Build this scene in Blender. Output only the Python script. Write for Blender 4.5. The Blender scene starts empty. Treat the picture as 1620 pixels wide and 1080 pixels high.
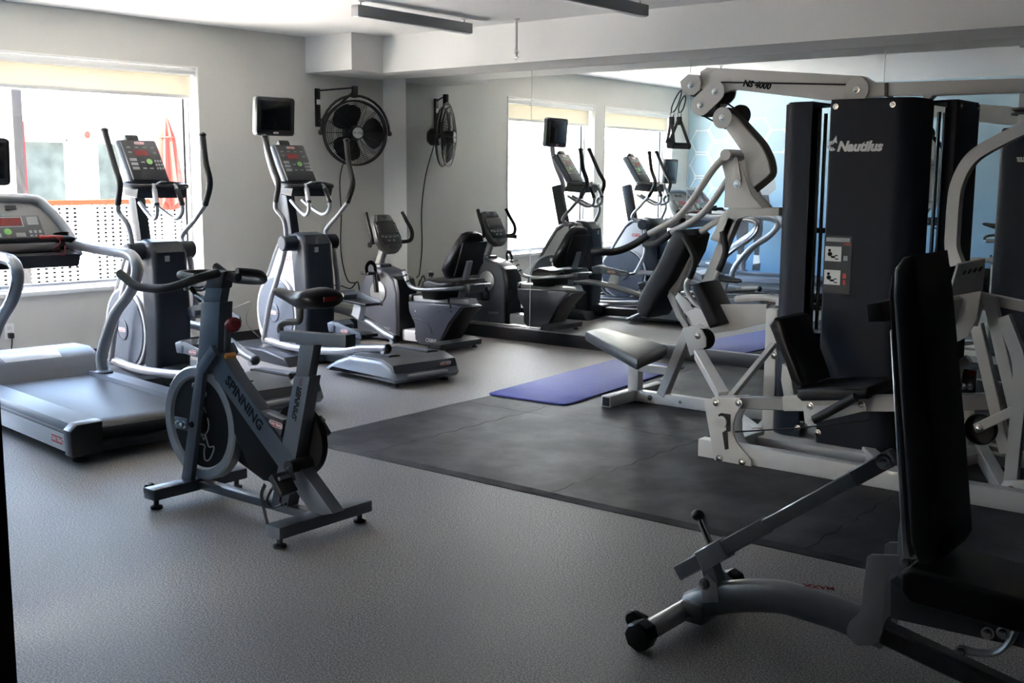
# Gym room with a mirror wall: exercise machines by bright windows.
import bpy, bmesh, math, random
from mathutils import Vector, Matrix
random.seed(7)
C = bpy.context.scene.collection
SC = bpy.context.scene
PI = math.pi
# ---------------------------------------------------------------- camera
cam = bpy.data.cameras.new('camera'); co = bpy.data.objects.new('camera', cam); C.objects.link(co)
cam.sensor_width = 36.0; cam.lens = 1782.0 / 1620.0 * 36.0; cam.clip_start = 0.02; cam.clip_end = 300
YAW, PIT, ROLL = 0.672885, 0.144785, 0.005726
f0 = Vector((-math.sin(YAW)*math.cos(PIT), math.cos(YAW)*math.cos(PIT), -math.sin(PIT)))
r0 = Vector((math.cos(YAW), math.sin(YAW), 0)); u0 = r0.cross(f0)
rt = r0*math.cos(ROLL) + u0*math.sin(ROLL); up = u0*math.cos(ROLL) - r0*math.sin(ROLL)
co.matrix_world = Matrix(((rt.x, up.x, -f0.x, 0), (rt.y, up.y, -f0.y, 0), (rt.z, up.z, -f0.z, 1.44), (0, 0, 0, 1)))
SC.camera = co
# ---------------------------------------------------------------- sky, sun, exposure
w = bpy.data.worlds.new('sky'); SC.world = w; w.use_nodes = True
nt = w.node_tree; nt.nodes.clear()
sky = nt.nodes.new('ShaderNodeTexSky'); sky.sky_type = 'NISHITA'; sky.sun_disc = False
sky.sun_elevation = math.radians(44); sky.sun_rotation = math.radians(196); sky.air_density = 1.0; sky.dust_density = 2.7; sky.ozone_density = 1.0
bg = nt.nodes.new('ShaderNodeBackground'); bg.inputs['Strength'].default_value = 0.62
wo = nt.nodes.new('ShaderNodeOutputWorld')
nt.links.new(sky.outputs[0], bg.inputs['Color']); nt.links.new(bg.outputs[0], wo.inputs['Surface'])
sun = bpy.data.lights.new('sun', 'SUN'); so = bpy.data.objects.new('sun', sun); C.objects.link(so)
sun.energy = 13.0; sun.angle = math.radians(0.6); sun.color = (1.0, 0.95, 0.87)
so.rotation_euler = Vector((0.20, 0.69, -0.70)).to_track_quat('-Z', 'Y').to_euler(); so.location = (6, -4, 14)
SC.view_settings.view_transform = 'Standard'; SC.view_settings.look = 'None'
SC.view_settings.exposure = 3.2; SC.view_settings.gamma = 1.0; SC.view_settings.use_curve_mapping = False
SC.cycles.max_bounces = 14; SC.cycles.diffuse_bounces = 7; SC.cycles.glossy_bounces = 6; SC.cycles.transparent_max_bounces = 12
SC.cycles.caustics_reflective = True; SC.cycles.blur_glossy = 0.3; SC.cycles.caustics_refractive = False
SC.cycles.sample_clamp_indirect = 8.0

# ---------------------------------------------------------------- materials
def nodes(name):
    m = bpy.data.materials.new(name); m.use_nodes = True
    return m, m.node_tree, m.node_tree.nodes['Principled BSDF']
def mat(name, col, rough=0.5, metal=0.0, var=0.0, vscale=8.0, bump=0.0, bscale=200.0, coat=0.0, spec=0.5):
    m, t, p = nodes(name)
    p.inputs['Base Color'].default_value = (*col, 1); p.inputs['Roughness'].default_value = rough
    p.inputs['Metallic'].default_value = metal; p.inputs['Coat Weight'].default_value = coat
    p.inputs['Specular IOR Level'].default_value = spec
    tc = t.nodes.new('ShaderNodeTexCoord')
    if var:
        n = t.nodes.new('ShaderNodeTexNoise'); n.inputs['Scale'].default_value = vscale; n.inputs['Detail'].default_value = 5
        r = t.nodes.new('ShaderNodeMapRange'); r.inputs['To Min'].default_value = 1-var; r.inputs['To Max'].default_value = 1+var
        mx = t.nodes.new('ShaderNodeMix'); mx.data_type = 'RGBA'; mx.blend_type = 'MULTIPLY'; mx.inputs[0].default_value = 1
        mx.inputs[6].default_value = (*col, 1)
        t.links.new(tc.outputs['Object'], n.inputs['Vector']); t.links.new(n.outputs['Fac'], r.inputs['Value'])
        t.links.new(r.outputs[0], mx.inputs[7]); t.links.new(mx.outputs[2], p.inputs['Base Color'])
    if bump:
        n = t.nodes.new('ShaderNodeTexNoise'); n.inputs['Scale'].default_value = bscale; n.inputs['Detail'].default_value = 3
        b = t.nodes.new('ShaderNodeBump'); b.inputs['Strength'].default_value = bump; b.inputs['Distance'].default_value = 0.004
        t.links.new(tc.outputs['Object'], n.inputs['Vector']); t.links.new(n.outputs['Fac'], b.inputs['Height'])
        t.links.new(b.outputs[0], p.inputs['Normal'])
    return m
def floor_mat():
    m, t, p = nodes('speckled rubber floor')
    tc = t.nodes.new('ShaderNodeTexCoord')
    n = t.nodes.new('ShaderNodeTexNoise'); n.inputs['Scale'].default_value = 165; n.inputs['Detail'].default_value = 5; n.inputs['Roughness'].default_value = 0.75
    r = t.nodes.new('ShaderNodeValToRGB'); e = r.color_ramp.elements
    e[0].position = 0.44; e[0].color = (0.045, 0.043, 0.043, 1); e[1].position = 0.575; e[1].color = (0.46, 0.43, 0.405, 1)
    k = r.color_ramp.elements.new(0.5); k.color = (0.18, 0.17, 0.163, 1)
    n2 = t.nodes.new('ShaderNodeTexNoise'); n2.inputs['Scale'].default_value = 1.4; n2.inputs['Detail'].default_value = 4
    r2 = t.nodes.new('ShaderNodeMapRange'); r2.inputs['To Min'].default_value = 0.82; r2.inputs['To Max'].default_value = 1.16
    mx = t.nodes.new('ShaderNodeMix'); mx.data_type = 'RGBA'; mx.blend_type = 'MULTIPLY'; mx.inputs[0].default_value = 1
    L = t.links.new
    L(tc.outputs['Object'], n.inputs['Vector']); L(tc.outputs['Object'], n2.inputs['Vector']); L(n.outputs['Fac'], r.inputs['Fac'])
    L(n2.outputs['Fac'], r2.inputs['Value']); L(r.outputs[0], mx.inputs[6]); L(r2.outputs[0], mx.inputs[7]); L(mx.outputs[2], p.inputs['Base Color'])
    p.inputs['Roughness'].default_value = 0.56; p.inputs['Specular IOR Level'].default_value = 0.9
    return m
def tile_mat():
    m, t, p = nodes('worn black rubber'); L = t.links.new
    tc = t.nodes.new('ShaderNodeTexCoord')
    n = t.nodes.new('ShaderNodeTexNoise'); n.inputs['Scale'].default_value = 2.6; n.inputs['Detail'].default_value = 6; n.inputs['Roughness'].default_value = .62
    r = t.nodes.new('ShaderNodeValToRGB'); e = r.color_ramp.elements
    e[0].position = 0.42; e[0].color = (0.009, 0.009, 0.010, 1); e[1].position = 0.70; e[1].color = (0.055, 0.056, 0.062, 1)
    L(tc.outputs['Object'], n.inputs['Vector']); L(n.outputs['Fac'], r.inputs['Fac'])
    # pale dust caught along the joints
    sx = t.nodes.new('ShaderNodeSeparateXYZ'); L(tc.outputs['Object'], sx.inputs[0]); acc = None
    for out, pos, wd in ((0, -4.16, 0.05), (0, -2.98, 0.06)):
        a = t.nodes.new('ShaderNodeMath'); a.operation = 'SUBTRACT'; a.inputs[1].default_value = pos; L(sx.outputs[out], a.inputs[0])
        ab = t.nodes.new('ShaderNodeMath'); ab.operation = 'ABSOLUTE'; L(a.outputs[0], ab.inputs[0])
        mr = t.nodes.new('ShaderNodeMapRange'); mr.inputs['From Min'].default_value = 0; mr.inputs['From Max'].default_value = wd; mr.inputs['To Min'].default_value = 1; mr.inputs['To Max'].default_value = 0; L(ab.outputs[0], mr.inputs['Value'])
        if acc is None: acc = mr.outputs[0]
        else:
            q = t.nodes.new('ShaderNodeMath'); q.operation = 'MAXIMUM'; L(acc, q.inputs[0]); L(mr.outputs[0], q.inputs[1]); acc = q.outputs[0]
    n3 = t.nodes.new('ShaderNodeTexNoise'); n3.inputs['Scale'].default_value = 2.3; n3.inputs['Detail'].default_value = 5; L(tc.outputs['Object'], n3.inputs['Vector'])
    m3 = t.nodes.new('ShaderNodeMapRange'); m3.inputs['From Min'].default_value = 0.34; m3.inputs['From Max'].default_value = 0.60; L(n3.outputs['Fac'], m3.inputs['Value'])
    q = t.nodes.new('ShaderNodeMath'); q.operation = 'MULTIPLY'; L(acc, q.inputs[0]); L(m3.outputs[0], q.inputs[1])
    mx = t.nodes.new('ShaderNodeMix'); mx.data_type = 'RGBA'; L(q.outputs[0], mx.inputs[0]); L(r.outputs[0], mx.inputs[6]); mx.inputs[7].default_value = (0.30, 0.29, 0.27, 1)
    L(mx.outputs[2], p.inputs['Base Color'])
    w_ = t.nodes.new('ShaderNodeTexWave'); w_.inputs['Scale'].default_value = 60; w_.bands_direction = 'X'
    b = t.nodes.new('ShaderNodeBump'); b.inputs['Strength'].default_value = 0.12; b.inputs['Distance'].default_value = 0.002
    L(tc.outputs['Object'], w_.inputs['Vector']); L(w_.outputs['Fac'], b.inputs['Height']); L(b.outputs[0], p.inputs['Normal'])
    rr = t.nodes.new('ShaderNodeMapRange'); p.inputs['Specular IOR Level'].default_value = 0.34; rr.inputs['To Min'].default_value = 0.70; rr.inputs['To Max'].default_value = 0.46
    L(n.outputs['Fac'], rr.inputs['Value']); L(rr.outputs[0], p.inputs['Roughness'])
    return m
def glass_mat():
    m = bpy.data.materials.new('window glass'); m.use_nodes = True; t = m.node_tree; t.nodes.clear(); L = t.links.new
    o = t.nodes.new('ShaderNodeOutputMaterial'); tr = t.nodes.new('ShaderNodeBsdfTransparent'); tr.inputs[0].default_value = (0.955, 0.95, 0.935, 1)
    g = t.nodes.new('ShaderNodeBsdfGlossy'); g.inputs['Roughness'].default_value = 0.01
    fr = t.nodes.new('ShaderNodeFresnel'); mx = t.nodes.new('ShaderNodeMixShader')
    ge = t.nodes.new('ShaderNodeNewGeometry'); ri = t.nodes.new('ShaderNodeMapRange'); ri.inputs['To Min'].default_value = 1.45; ri.inputs['To Max'].default_value = 1/1.45   # same reflectance on both faces of the thin pane
    L(ge.outputs['Backfacing'], ri.inputs['Value']); L(ri.outputs[0], fr.inputs['IOR'])
    L(fr.outputs[0], mx.inputs[0]); L(tr.outputs[0], mx.inputs[1]); L(g.outputs[0], mx.inputs[2]); L(mx.outputs[0], o.inputs['Surface'])
    return m
def shade_mat():
    m = bpy.data.materials.new('shade fabric'); m.use_nodes = True; t = m.node_tree; t.nodes.clear(); L = t.links.new
    o = t.nodes.new('ShaderNodeOutputMaterial'); d = t.nodes.new('ShaderNodeBsdfDiffuse'); d.inputs[0].default_value = (0.82, 0.78, 0.68, 1)
    tl = t.nodes.new('ShaderNodeBsdfTranslucent'); tl.inputs[0].default_value = (0.52, 0.485, 0.41, 1); mx = t.nodes.new('ShaderNodeMixShader'); mx.inputs[0].default_value = 0.45
    L(d.outputs[0], mx.inputs[1]); L(tl.outputs[0], mx.inputs[2]); L(mx.outputs[0], o.inputs['Surface'])
    return m
def mural_mat():
    m, t, p = nodes('blue mural print'); L = t.links.new
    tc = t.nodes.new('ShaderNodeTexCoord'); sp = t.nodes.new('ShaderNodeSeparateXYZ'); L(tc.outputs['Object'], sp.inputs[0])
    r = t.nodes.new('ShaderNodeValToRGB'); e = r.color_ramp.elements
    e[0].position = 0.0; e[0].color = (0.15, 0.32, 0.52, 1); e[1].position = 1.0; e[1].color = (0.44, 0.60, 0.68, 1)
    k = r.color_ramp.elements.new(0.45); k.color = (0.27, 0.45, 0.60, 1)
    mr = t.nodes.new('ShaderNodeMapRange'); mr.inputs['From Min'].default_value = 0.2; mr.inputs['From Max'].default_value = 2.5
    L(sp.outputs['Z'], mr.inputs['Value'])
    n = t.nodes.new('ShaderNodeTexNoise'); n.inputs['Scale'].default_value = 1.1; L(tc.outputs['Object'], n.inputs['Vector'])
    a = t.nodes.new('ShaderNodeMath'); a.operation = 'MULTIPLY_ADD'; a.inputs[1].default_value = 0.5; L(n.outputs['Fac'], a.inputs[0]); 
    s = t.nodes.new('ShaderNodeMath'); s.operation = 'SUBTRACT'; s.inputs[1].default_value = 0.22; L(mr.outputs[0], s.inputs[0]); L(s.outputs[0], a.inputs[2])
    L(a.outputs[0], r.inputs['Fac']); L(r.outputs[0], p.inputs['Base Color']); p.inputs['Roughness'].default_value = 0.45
    return m
def mirror_mat():
    m, t, p = nodes('mirror glass'); p.inputs['Base Color'].default_value = (0.86, 0.885, 0.87, 1); p.inputs['Metallic'].default_value = 1; p.inputs['Roughness'].default_value = 0.0
    return m
M_ = dict(
 wall=mat('warm grey wall paint', (0.68, 0.67, 0.625), 0.75, var=0.03, vscale=2.5), hall=mat('darkened unseen wall', (0.24, 0.235, 0.225), 0.8), soffit=mat('soffit white paint', (0.74, 0.735, 0.715), 0.8), wallwhite=mat('white wall paint', (0.84, 0.83, 0.80), 0.75), ceil=mat('white ceiling paint', (0.86, 0.86, 0.85), 0.85),
 white=mat('white trim paint', (0.86, 0.86, 0.84), 0.45), base=mat('black rubber baseboard', (0.016, 0.017, 0.02), 0.42),
 floor=floor_mat(), tile=tile_mat(), glass=glass_mat(), shade=shade_mat(), mural=mural_mat(), mirror=mirror_mat(),
 alu=mat('brushed aluminium', (0.52, 0.53, 0.54), 0.34, 0.9), darkframe=mat('dark window frame', (0.05, 0.052, 0.055), 0.4),
 lamp=mat('grey lamp housing', (0.30, 0.305, 0.31), 0.5, 0.2), lampwhite=mat('white lamp diffuser', (0.80, 0.80, 0.79), 0.5),
 black=mat('black plastic', (0.012, 0.012, 0.014), 0.38), matte=mat('matte black rubber', (0.010, 0.010, 0.011), 0.6, bump=0.15, bscale=350),
 navy=mat('dark slate plastic', (0.020, 0.025, 0.034), 0.40, var=0.08, bump=0.06, bscale=500, spec=0.35), slate=mat('blue grey plastic', (0.10, 0.118, 0.15), 0.42, var=0.06),
 grey=mat('dark grey plastic', (0.075, 0.077, 0.080), 0.42), silver=mat('silver metallic paint', (0.33, 0.34, 0.355), 0.36, 0.5, coat=0.12), bikegrey=mat('charcoal blue plastic', (0.07, 0.077, 0.10), 0.42, var=0.06),
 chrome=mat('chrome', (0.82, 0.82, 0.82), 0.10, 1.0), steel=mat('zinc bolts', (0.55, 0.55, 0.54), 0.25, 1.0), pale=mat('pale silver panel', (0.66, 0.68, 0.70), 0.32, 0.1, coat=0.3),
 vinyl=mat('black vinyl', (0.009, 0.009, 0.011), 0.38, spec=0.3, bump=0.08, bscale=260), vinylgrey=mat('charcoal vinyl', (0.018, 0.019, 0.023), 0.40, spec=0.3, bump=0.1, bscale=260),
 frame=mat('warm white frame paint', (0.58, 0.565, 0.545), 0.38, coat=0.15, bump=0.03, bscale=400), shroud=mat('midnight blue shroud', (0.019, 0.023, 0.034), 0.5, bump=0.05, bscale=600, spec=0.18),
 spin=mat('gunmetal bike paint', (0.085, 0.10, 0.122), 0.36, 0.35, coat=0.15), spinblack=mat('black bike guard', (0.005, 0.005, 0.006), 0.5, spec=0.2),
 benchgrey=mat('bench grey paint', (0.30, 0.305, 0.31), 0.32, 0.5, coat=0.2), benchlight=mat('bench silver paint', (0.50, 0.505, 0.51), 0.28, 0.6),
 red=mat('red badge', (0.55, 0.03, 0.04), 0.4), redled=mat('red display window', (0.22, 0.02, 0.02), 0.2), green=mat('green button', (0.30, 0.62, 0.18), 0.4),
 print=mat('white print', (0.78, 0.78, 0.77), 0.5), greyprint=mat('grey print', (0.34, 0.35, 0.36), 0.5), darkprint=mat('dark print', (0.006, 0.008, 0.012), 0.6, spec=0.15),
 panel=mat('console face', (0.022, 0.023, 0.025), 0.30), screen=mat('dark screen', (0.006, 0.006, 0.008), 0.12), tgrey=mat('treadmill console grey', (0.20, 0.20, 0.20), 0.4),
 belt=mat('treadmill belt', (0.022, 0.023, 0.026), 0.48, var=0.12, vscale=3, bump=0.1, bscale=500, spec=0.4), matblue=mat('blue foam mat', (0.055, 0.075, 0.34), 0.6, var=0.22, vscale=7, bump=0.3, bscale=60),
 orange=mat('orange tag', (0.75, 0.28, 0.05), 0.5), bluedot=mat('blue knob', (0.02, 0.10, 0.55), 0.3), beige=mat('sprinkler white', (0.72, 0.72, 0.70), 0.4),
 facade=mat('cream stucco', (0.62, 0.55, 0.45), 0.85, var=0.05, vscale=1.5), redwall=mat('red stucco', (0.20, 0.016, 0.018), 0.85, spec=0), paving=mat('pale paving', (0.62, 0.60, 0.57), 0.85, var=0.08, vscale=1.2),
 umbrella=mat('deep red canvas', (0.14, 0.034, 0.027), 0.9, spec=0), wood=mat('brown wood rail', (0.075, 0.03, 0.015), 0.9, spec=0), leaf=mat('leaf green', (0.06, 0.13, 0.04), 0.7), bark=mat('bark', (0.09, 0.06, 0.04), 0.9), pane_reflection=mat('pane with painted reflection', (0.062, 0.070, 0.062), 0.5, var=0.8, vscale=3.5, spec=0.02), colgrey=mat('grey painted steel', (0.05, 0.05, 0.052), 0.8, spec=0), gap=mat('added dark sheet', (0.03, 0.03, 0.03), 0.9, spec=0), 
 runner=mat('charcoal mural print', (0.045, 0.05, 0.06), 0.5), runnergrey=mat('grey mural print', (0.33, 0.34, 0.35), 0.5), jamb=mat('dark door frame', (0.012, 0.011, 0.011), 0.5),
 cover=mat('pale rear cover', (0.24, 0.265, 0.305), 0.38, 0.1, coat=0.1), dirt=mat('scuffed grey vinyl', (0.055, 0.058, 0.06), 0.46, var=0.35, vscale=9), mesh=mat('fence white', (0.75, 0.74, 0.72), 0.7))

# ---------------------------------------------------------------- mesh helpers
class M:
    def __init__(s): s.b = bmesh.new()
    def _new(s, vs0): return [v for v in s.b.verts if v.index == -1]
    def box(s, c, size, rot=None, bev=0.0, seg=2):
        r = bmesh.ops.create_cube(s.b, size=1.0); vs = r['verts']
        mt = Matrix.Translation(Vector(c)) @ (rot.to_4x4() if rot else Matrix()) @ Matrix.Diagonal((*size, 1))
        bmesh.ops.transform(s.b, matrix=mt, verts=vs)
        if bev:
            es = list({e for v in vs for e in v.link_edges})
            bmesh.ops.bevel(s.b, geom=es, offset=bev, segments=seg, affect='EDGES', profile=0.5)
        return s
    def span(s, lo, hi, bev=0.0, seg=2):
        return s.box([(a+b)/2 for a, b in zip(lo, hi)], [abs(b-a) for a, b in zip(lo, hi)], None, bev, seg)
    def bar(s, p0, p1, w_, h_, up=(0, 0, 1), bev=0.004, seg=1):   # straight rectangular tube: w_ across, h_ along 'up'
        p0, p1 = Vector(p0), Vector(p1); d = (p1-p0); L = d.length; x = d.normalized(); u = Vector(up)
        y = u.cross(x)
        if y.length < 1e-4: y = Vector((0, 1, 0)).cross(x)
        y.normalize(); z = x.cross(y)
        R = Matrix((x, y, z)).transposed()
        return s.box((p0+p1)/2, (L, w_, h_), R, bev, seg)
    def sweep(s, pts, sec, closed=False, up=None):   # sweep section (list of (u,v)) along points
        P = [Vector(p) for p in pts]; n = len(P); rings = []
        T = []
        for i in range(n):
            a = P[(i-1) % n] if (i > 0 or closed) else P[0]; b = P[(i+1) % n] if (i < n-1 or closed) else P[-1]
            T.append((b-a).normalized())
        if up is not None: N = Vector(up) - T[0]*Vector(up).dot(T[0])
        else:
            N = Vector((0, 0, 1)) if abs(T[0].z) < 0.9 else Vector((1, 0, 0)); N = N - T[0]*N.dot(T[0])
        N.normalize()
        for i in range(n):
            if up is not None:
                N = Vector(up) - T[i]*Vector(up).dot(T[i])
            else: N = N - T[i]*N.dot(T[i])
            N.normalize(); B = T[i].cross(N)
            sc = sec[i] if isinstance(sec[0][0], (list, tuple)) else sec
            rings.append([s.b.verts.new(P[i] + N*v + B*u) for u, v in sc])
        k = len(rings[0])
        for i in range(n if closed else n-1):
            A, Bq = rings[i], rings[(i+1) % n]
            for j in range(k): s.b.faces.new((A[j], A[(j+1) % k], Bq[(j+1) % k], Bq[j]))
        if not closed:
            s.b.faces.new(rings[0][::-1]); s.b.faces.new(rings[-1])
        return s
    def tube(s, pts, r, seg=10, sm=4, closed=False, r2=None):
        if sm > 1 and len(pts) > 2: pts = smooth(pts, sm, closed)
        n = len(pts)
        if isinstance(r, (list, tuple)):
            q = []
            for i in range(n):
                t = i/(n-1)*(len(r)-1); j = min(int(t), len(r)-2); q.append(r[j]+(r[j+1]-r[j])*(t-j))
            sec = [[(math.cos(2*PI*k/seg)*x, math.sin(2*PI*k/seg)*x) for k in range(seg)] for x in q]
        else:
            sec = [(math.cos(2*PI*k/seg)*r, math.sin(2*PI*k/seg)*(r2 or r)) for k in range(seg)]
        return s.sweep(pts, sec, closed)
    def strip(s, pts, w_, t_, up, sm=4):            # flat band: width w_ across, thickness t_ along 'up'
        if sm > 1 and len(pts) > 2: pts = smooth(pts, sm)
        return s.sweep(pts, [(-w_/2, -t_/2), (w_/2, -t_/2), (w_/2, t_/2), (-w_/2, t_/2)], False, up)
    def cyl(s, p0, p1, r, seg=20, bev=0.0):
        p0, p1 = Vector(p0), Vector(p1)
        if bev:
            d = (p1-p0).normalized()
            rr = [(0, r-bev), (bev, r)]; L = (p1-p0).length
            return s.lathe([(r-bev, 0), (r, bev), (r, L-bev), (r-bev, L)], p0, d, seg)
        return s.lathe([(r, 0), (r, (p1-p0).length)], p0, p1-p0, seg)
    def lathe(s, prof, o=(0, 0, 0), ax=(0, 0, 1), seg=24, cap=True):
        o = Vector(o); z = Vector(ax).normalized(); x = Vector((1, 0, 0)) if abs(z.x) < 0.9 else Vector((0, 1, 0))
        x = (x - z*x.dot(z)).normalized(); y = z.cross(x); rings = []
        for r, h in prof:
            if r < 1e-6: rings.append([s.b.verts.new(o+z*h)])
            else: rings.append([s.b.verts.new(o+z*h+(x*math.cos(2*PI*k/seg)+y*math.sin(2*PI*k/seg))*r) for k in range(seg)])
        for A, Bq in zip(rings, rings[1:]):
            for j in range(seg):
                j2 = (j+1) % seg
                if len(A) == 1 and len(Bq) == 1: continue
                if len(A) == 1: s.b.faces.new((A[0], Bq[j], Bq[j2]))
                elif len(Bq) == 1: s.b.faces.new((A[j], A[j2], Bq[0]))
                else: s.b.faces.new((A[j], A[j2], Bq[j2], Bq[j]))
        if cap:
            if len(rings[0]) > 1: s.b.faces.new(rings[0][::-1])
            if len(rings[-1]) > 1: s.b.faces.new(rings[-1])
        return s
    def ring(s, o, ax, R, r, seg=32, sg=8):
        z = Vector(ax).normalized(); x = Vector((1, 0, 0)) if abs(z.x) < 0.9 else Vector((0, 1, 0)); x = (x-z*x.dot(z)).normalized(); y = z.cross(x); o = Vector(o)
        return s.tube([o+(x*math.cos(2*PI*k/seg)+y*math.sin(2*PI*k/seg))*R for k in range(seg)], r, sg, 1, True)
    def ell(s, c, r, rot=None, seg=20, rings=12):
        q = bmesh.ops.create_uvsphere(s.b, u_segments=seg, v_segments=rings, radius=1.0)
        bmesh.ops.transform(s.b, matrix=Matrix.Translation(Vector(c)) @ (rot.to_4x4() if rot else Matrix()) @ Matrix.Diagonal((*r, 1)), verts=q['verts'])
        return s
    def prism(s, poly, d0, d1, ax='y', bev=0.0, seg=2):    # polygon in the plane across 'ax', from d0 to d1 along it
        mk = {'y': lambda p, d: (p[0], d, p[1]), 'x': lambda p, d: (d, p[0], p[1]), 'z': lambda p, d: (p[0], p[1], d)}[ax]
        A = [s.b.verts.new(mk(p, d0)) for p in poly]; B = [s.b.verts.new(mk(p, d1)) for p in poly]; n = len(A); fs = []
        fs.append(s.b.faces.new(A)); fs.append(s.b.faces.new(B[::-1]))
        for i in range(n): fs.append(s.b.faces.new((A[i], B[i], B[(i+1) % n], A[(i+1) % n])))
        bmesh.ops.recalc_face_normals(s.b, faces=fs)
        if bev:
            es = list(fs[0].edges) + list(fs[1].edges)
            bmesh.ops.bevel(s.b, geom=es, offset=bev, segments=seg, affect='EDGES', profile=0.5)
        return s
    def slab(s, quad, n, t, bev=0.0):               # four corners, thickness t along n
        q = [Vector(p) for p in quad]; n = Vector(n).normalized()
        A = [s.b.verts.new(p) for p in q]; B = [s.b.verts.new(p+n*t) for p in q]; k = len(q); fs = [s.b.faces.new(A), s.b.faces.new(B[::-1])]
        for i in range(k): fs.append(s.b.faces.new((A[i], B[i], B[(i+1) % k], A[(i+1) % k])))
        bmesh.ops.recalc_face_normals(s.b, faces=fs)
        if bev: bmesh.ops.bevel(s.b, geom=list({e for f in fs for e in f.edges}), offset=bev, segments=2, affect='EDGES', profile=0.5)
        return s
    def xf(s, mt):
        bmesh.ops.transform(s.b, matrix=mt, verts=list(s.b.verts)); return s
def smooth(pts, k, closed=False):
    P = [Vector(p) for p in pts]; n = len(P); out = []
    for i in range(n if closed else n-1):
        p0 = P[(i-1) % n] if closed or i > 0 else P[0]*2-P[1]; p1 = P[i]; p2 = P[(i+1) % n]; p3 = P[(i+2) % n] if closed or i < n-2 else P[-1]*2-P[-2]
        for j in range(k):
            t = j/k; out.append(0.5*((2*p1)+(p2-p0)*t+(2*p0-5*p1+4*p2-p3)*t*t+(3*p1-p0-3*p2+p3)*t**3))
    if not closed: out.append(P[-1])
    return out
WM = {}
def wm(o):
    return WM.get(o.name, Matrix()) if o else Matrix()
def obj(name, m, material, parent=None, world=False, angle=38, label=None):
    me = bpy.data.meshes.new(name)
    if world and parent is not None: m.xf(wm(parent).inverted())
    bmesh.ops.recalc_face_normals(m.b, faces=list(m.b.faces))
    m.b.to_mesh(me); m.b.free()
    me.polygons.foreach_set('use_smooth', [True]*len(me.polygons)); me.set_sharp_from_angle(angle=math.radians(angle))
    me.materials.append(M_[material] if isinstance(material, str) else material)
    o = bpy.data.objects.new(name, me); C.objects.link(o)
    if parent is not None:
        o.parent = parent; WM[o.name] = wm(parent)
    if label: o['label'] = label
    return o
def thing(name, label, cat, loc=(0, 0, 0), ang=0.0, group=None):
    o = bpy.data.objects.new(name, None); C.objects.link(o); o.empty_display_size = 0.1
    o.location = loc; o.rotation_euler = (0, 0, ang); o['label'] = label; o['category'] = cat
    if group: o['group'] = group
    WM[o.name] = Matrix.Translation(Vector(loc)) @ Matrix.Rotation(ang, 4, 'Z')
    return o
def tag(o, label, cat, group=None):
    o['label'] = label; o['category'] = cat
    if group: o['group'] = group
    return o
def struct(name, m, material, angle=38):
    o = obj(name, m, material, None, False, angle); o['kind'] = 'structure'; return o
def text(s, parent, material, origin, xdir, ydir, size, ext=0.0006, shear=0.0, align='CENTER', name='lettering', bold=0.0, world=False):
    cu = bpy.data.curves.new(name, 'FONT'); cu.body = s; cu.size = size; cu.extrude = ext; cu.shear = shear; cu.align_x = align; cu.align_y = 'CENTER'; cu.offset = bold; cu.resolution_u = 2
    tmp = bpy.data.objects.new('lettering_curve', cu); C.objects.link(tmp)
    me = tmp.to_mesh().copy(); tmp.to_mesh_clear(); bpy.data.objects.remove(tmp); bpy.data.curves.remove(cu); me.name = name
    me.materials.clear(); me.materials.append(M_[material]); o = bpy.data.objects.new(name, me); C.objects.link(o)
    x = Vector(xdir).normalized(); y = Vector(ydir); y = (y-x*y.dot(x)).normalized(); z = x.cross(y); p = Vector(origin)
    mt = Matrix(((x.x, y.x, z.x, p.x), (x.y, y.y, z.y, p.y), (x.z, y.z, z.z, p.z), (0, 0, 0, 1)))
    if world: mt = wm(parent).inverted() @ mt
    o.parent = parent; o.matrix_basis = mt
    return o
def badge(parent, origin, xdir, ydir, wd, txt='STAR TRAC', outline=True, world=False):
    x = Vector(xdir).normalized(); y = Vector(ydir); y = (y-x*y.dot(x)).normalized(); z = x.cross(y); o = Vector(origin); h = wd*0.30
    def pill(w2, h2, z0, z1):
        m = M(); r = h2/2; pl = []
        for sx, a0 in ((1, -PI/2), (-1, PI/2)):
            for k in range(7):
                a = a0+PI*k/6; pl.append((sx*(w2/2-r)+math.cos(a)*r, math.sin(a)*r))
        m.prism(pl, z0, z1, 'z')
        return m.xf(Matrix(((x.x, y.x, z.x, o.x), (x.y, y.y, z.y, o.y), (x.z, y.z, z.z, o.z), (0, 0, 0, 1))))
    b = obj('logo_badge', pill(wd, h, 0.0, 0.002), 'print', parent, world)
    obj('badge_field', pill(wd*0.95, h*0.82, 0.0015, 0.0026), 'red', b)
    zz = o+z*0.0032
    t = text(txt, b, 'print', wm(parent).inverted() @ zz if world else zz, xdir, ydir, h*0.62, 0.0002, 0, bold=0.001)
    if world: # lettering was placed in local space: turn its axes too
        R = wm(parent).inverted().to_3x3(); xx, yy = R @ x, R @ y; zq = xx.cross(yy); p = wm(parent).inverted() @ zz
        t.matrix_basis = Matrix(((xx.x, yy.x, zq.x, p.x), (xx.y, yy.y, zq.y, p.y), (xx.z, yy.z, zq.z, p.z), (0, 0, 0, 1)))
    return b
def copy_tree(o, loc=None, ang=None, skip=()):
    def cp(ch, par):
        c = ch.copy(); C.objects.link(c); c.parent = par
        for g in list(ch.children): cp(g, c)
    r = o.copy(); C.objects.link(r)
    if loc is not None: r.location = loc
    if ang is not None: r.rotation_euler = (0, 0, ang)
    for ch in list(o.children):
        if ch.name.split('.')[0] not in skip: cp(ch, r)
    return r
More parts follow.
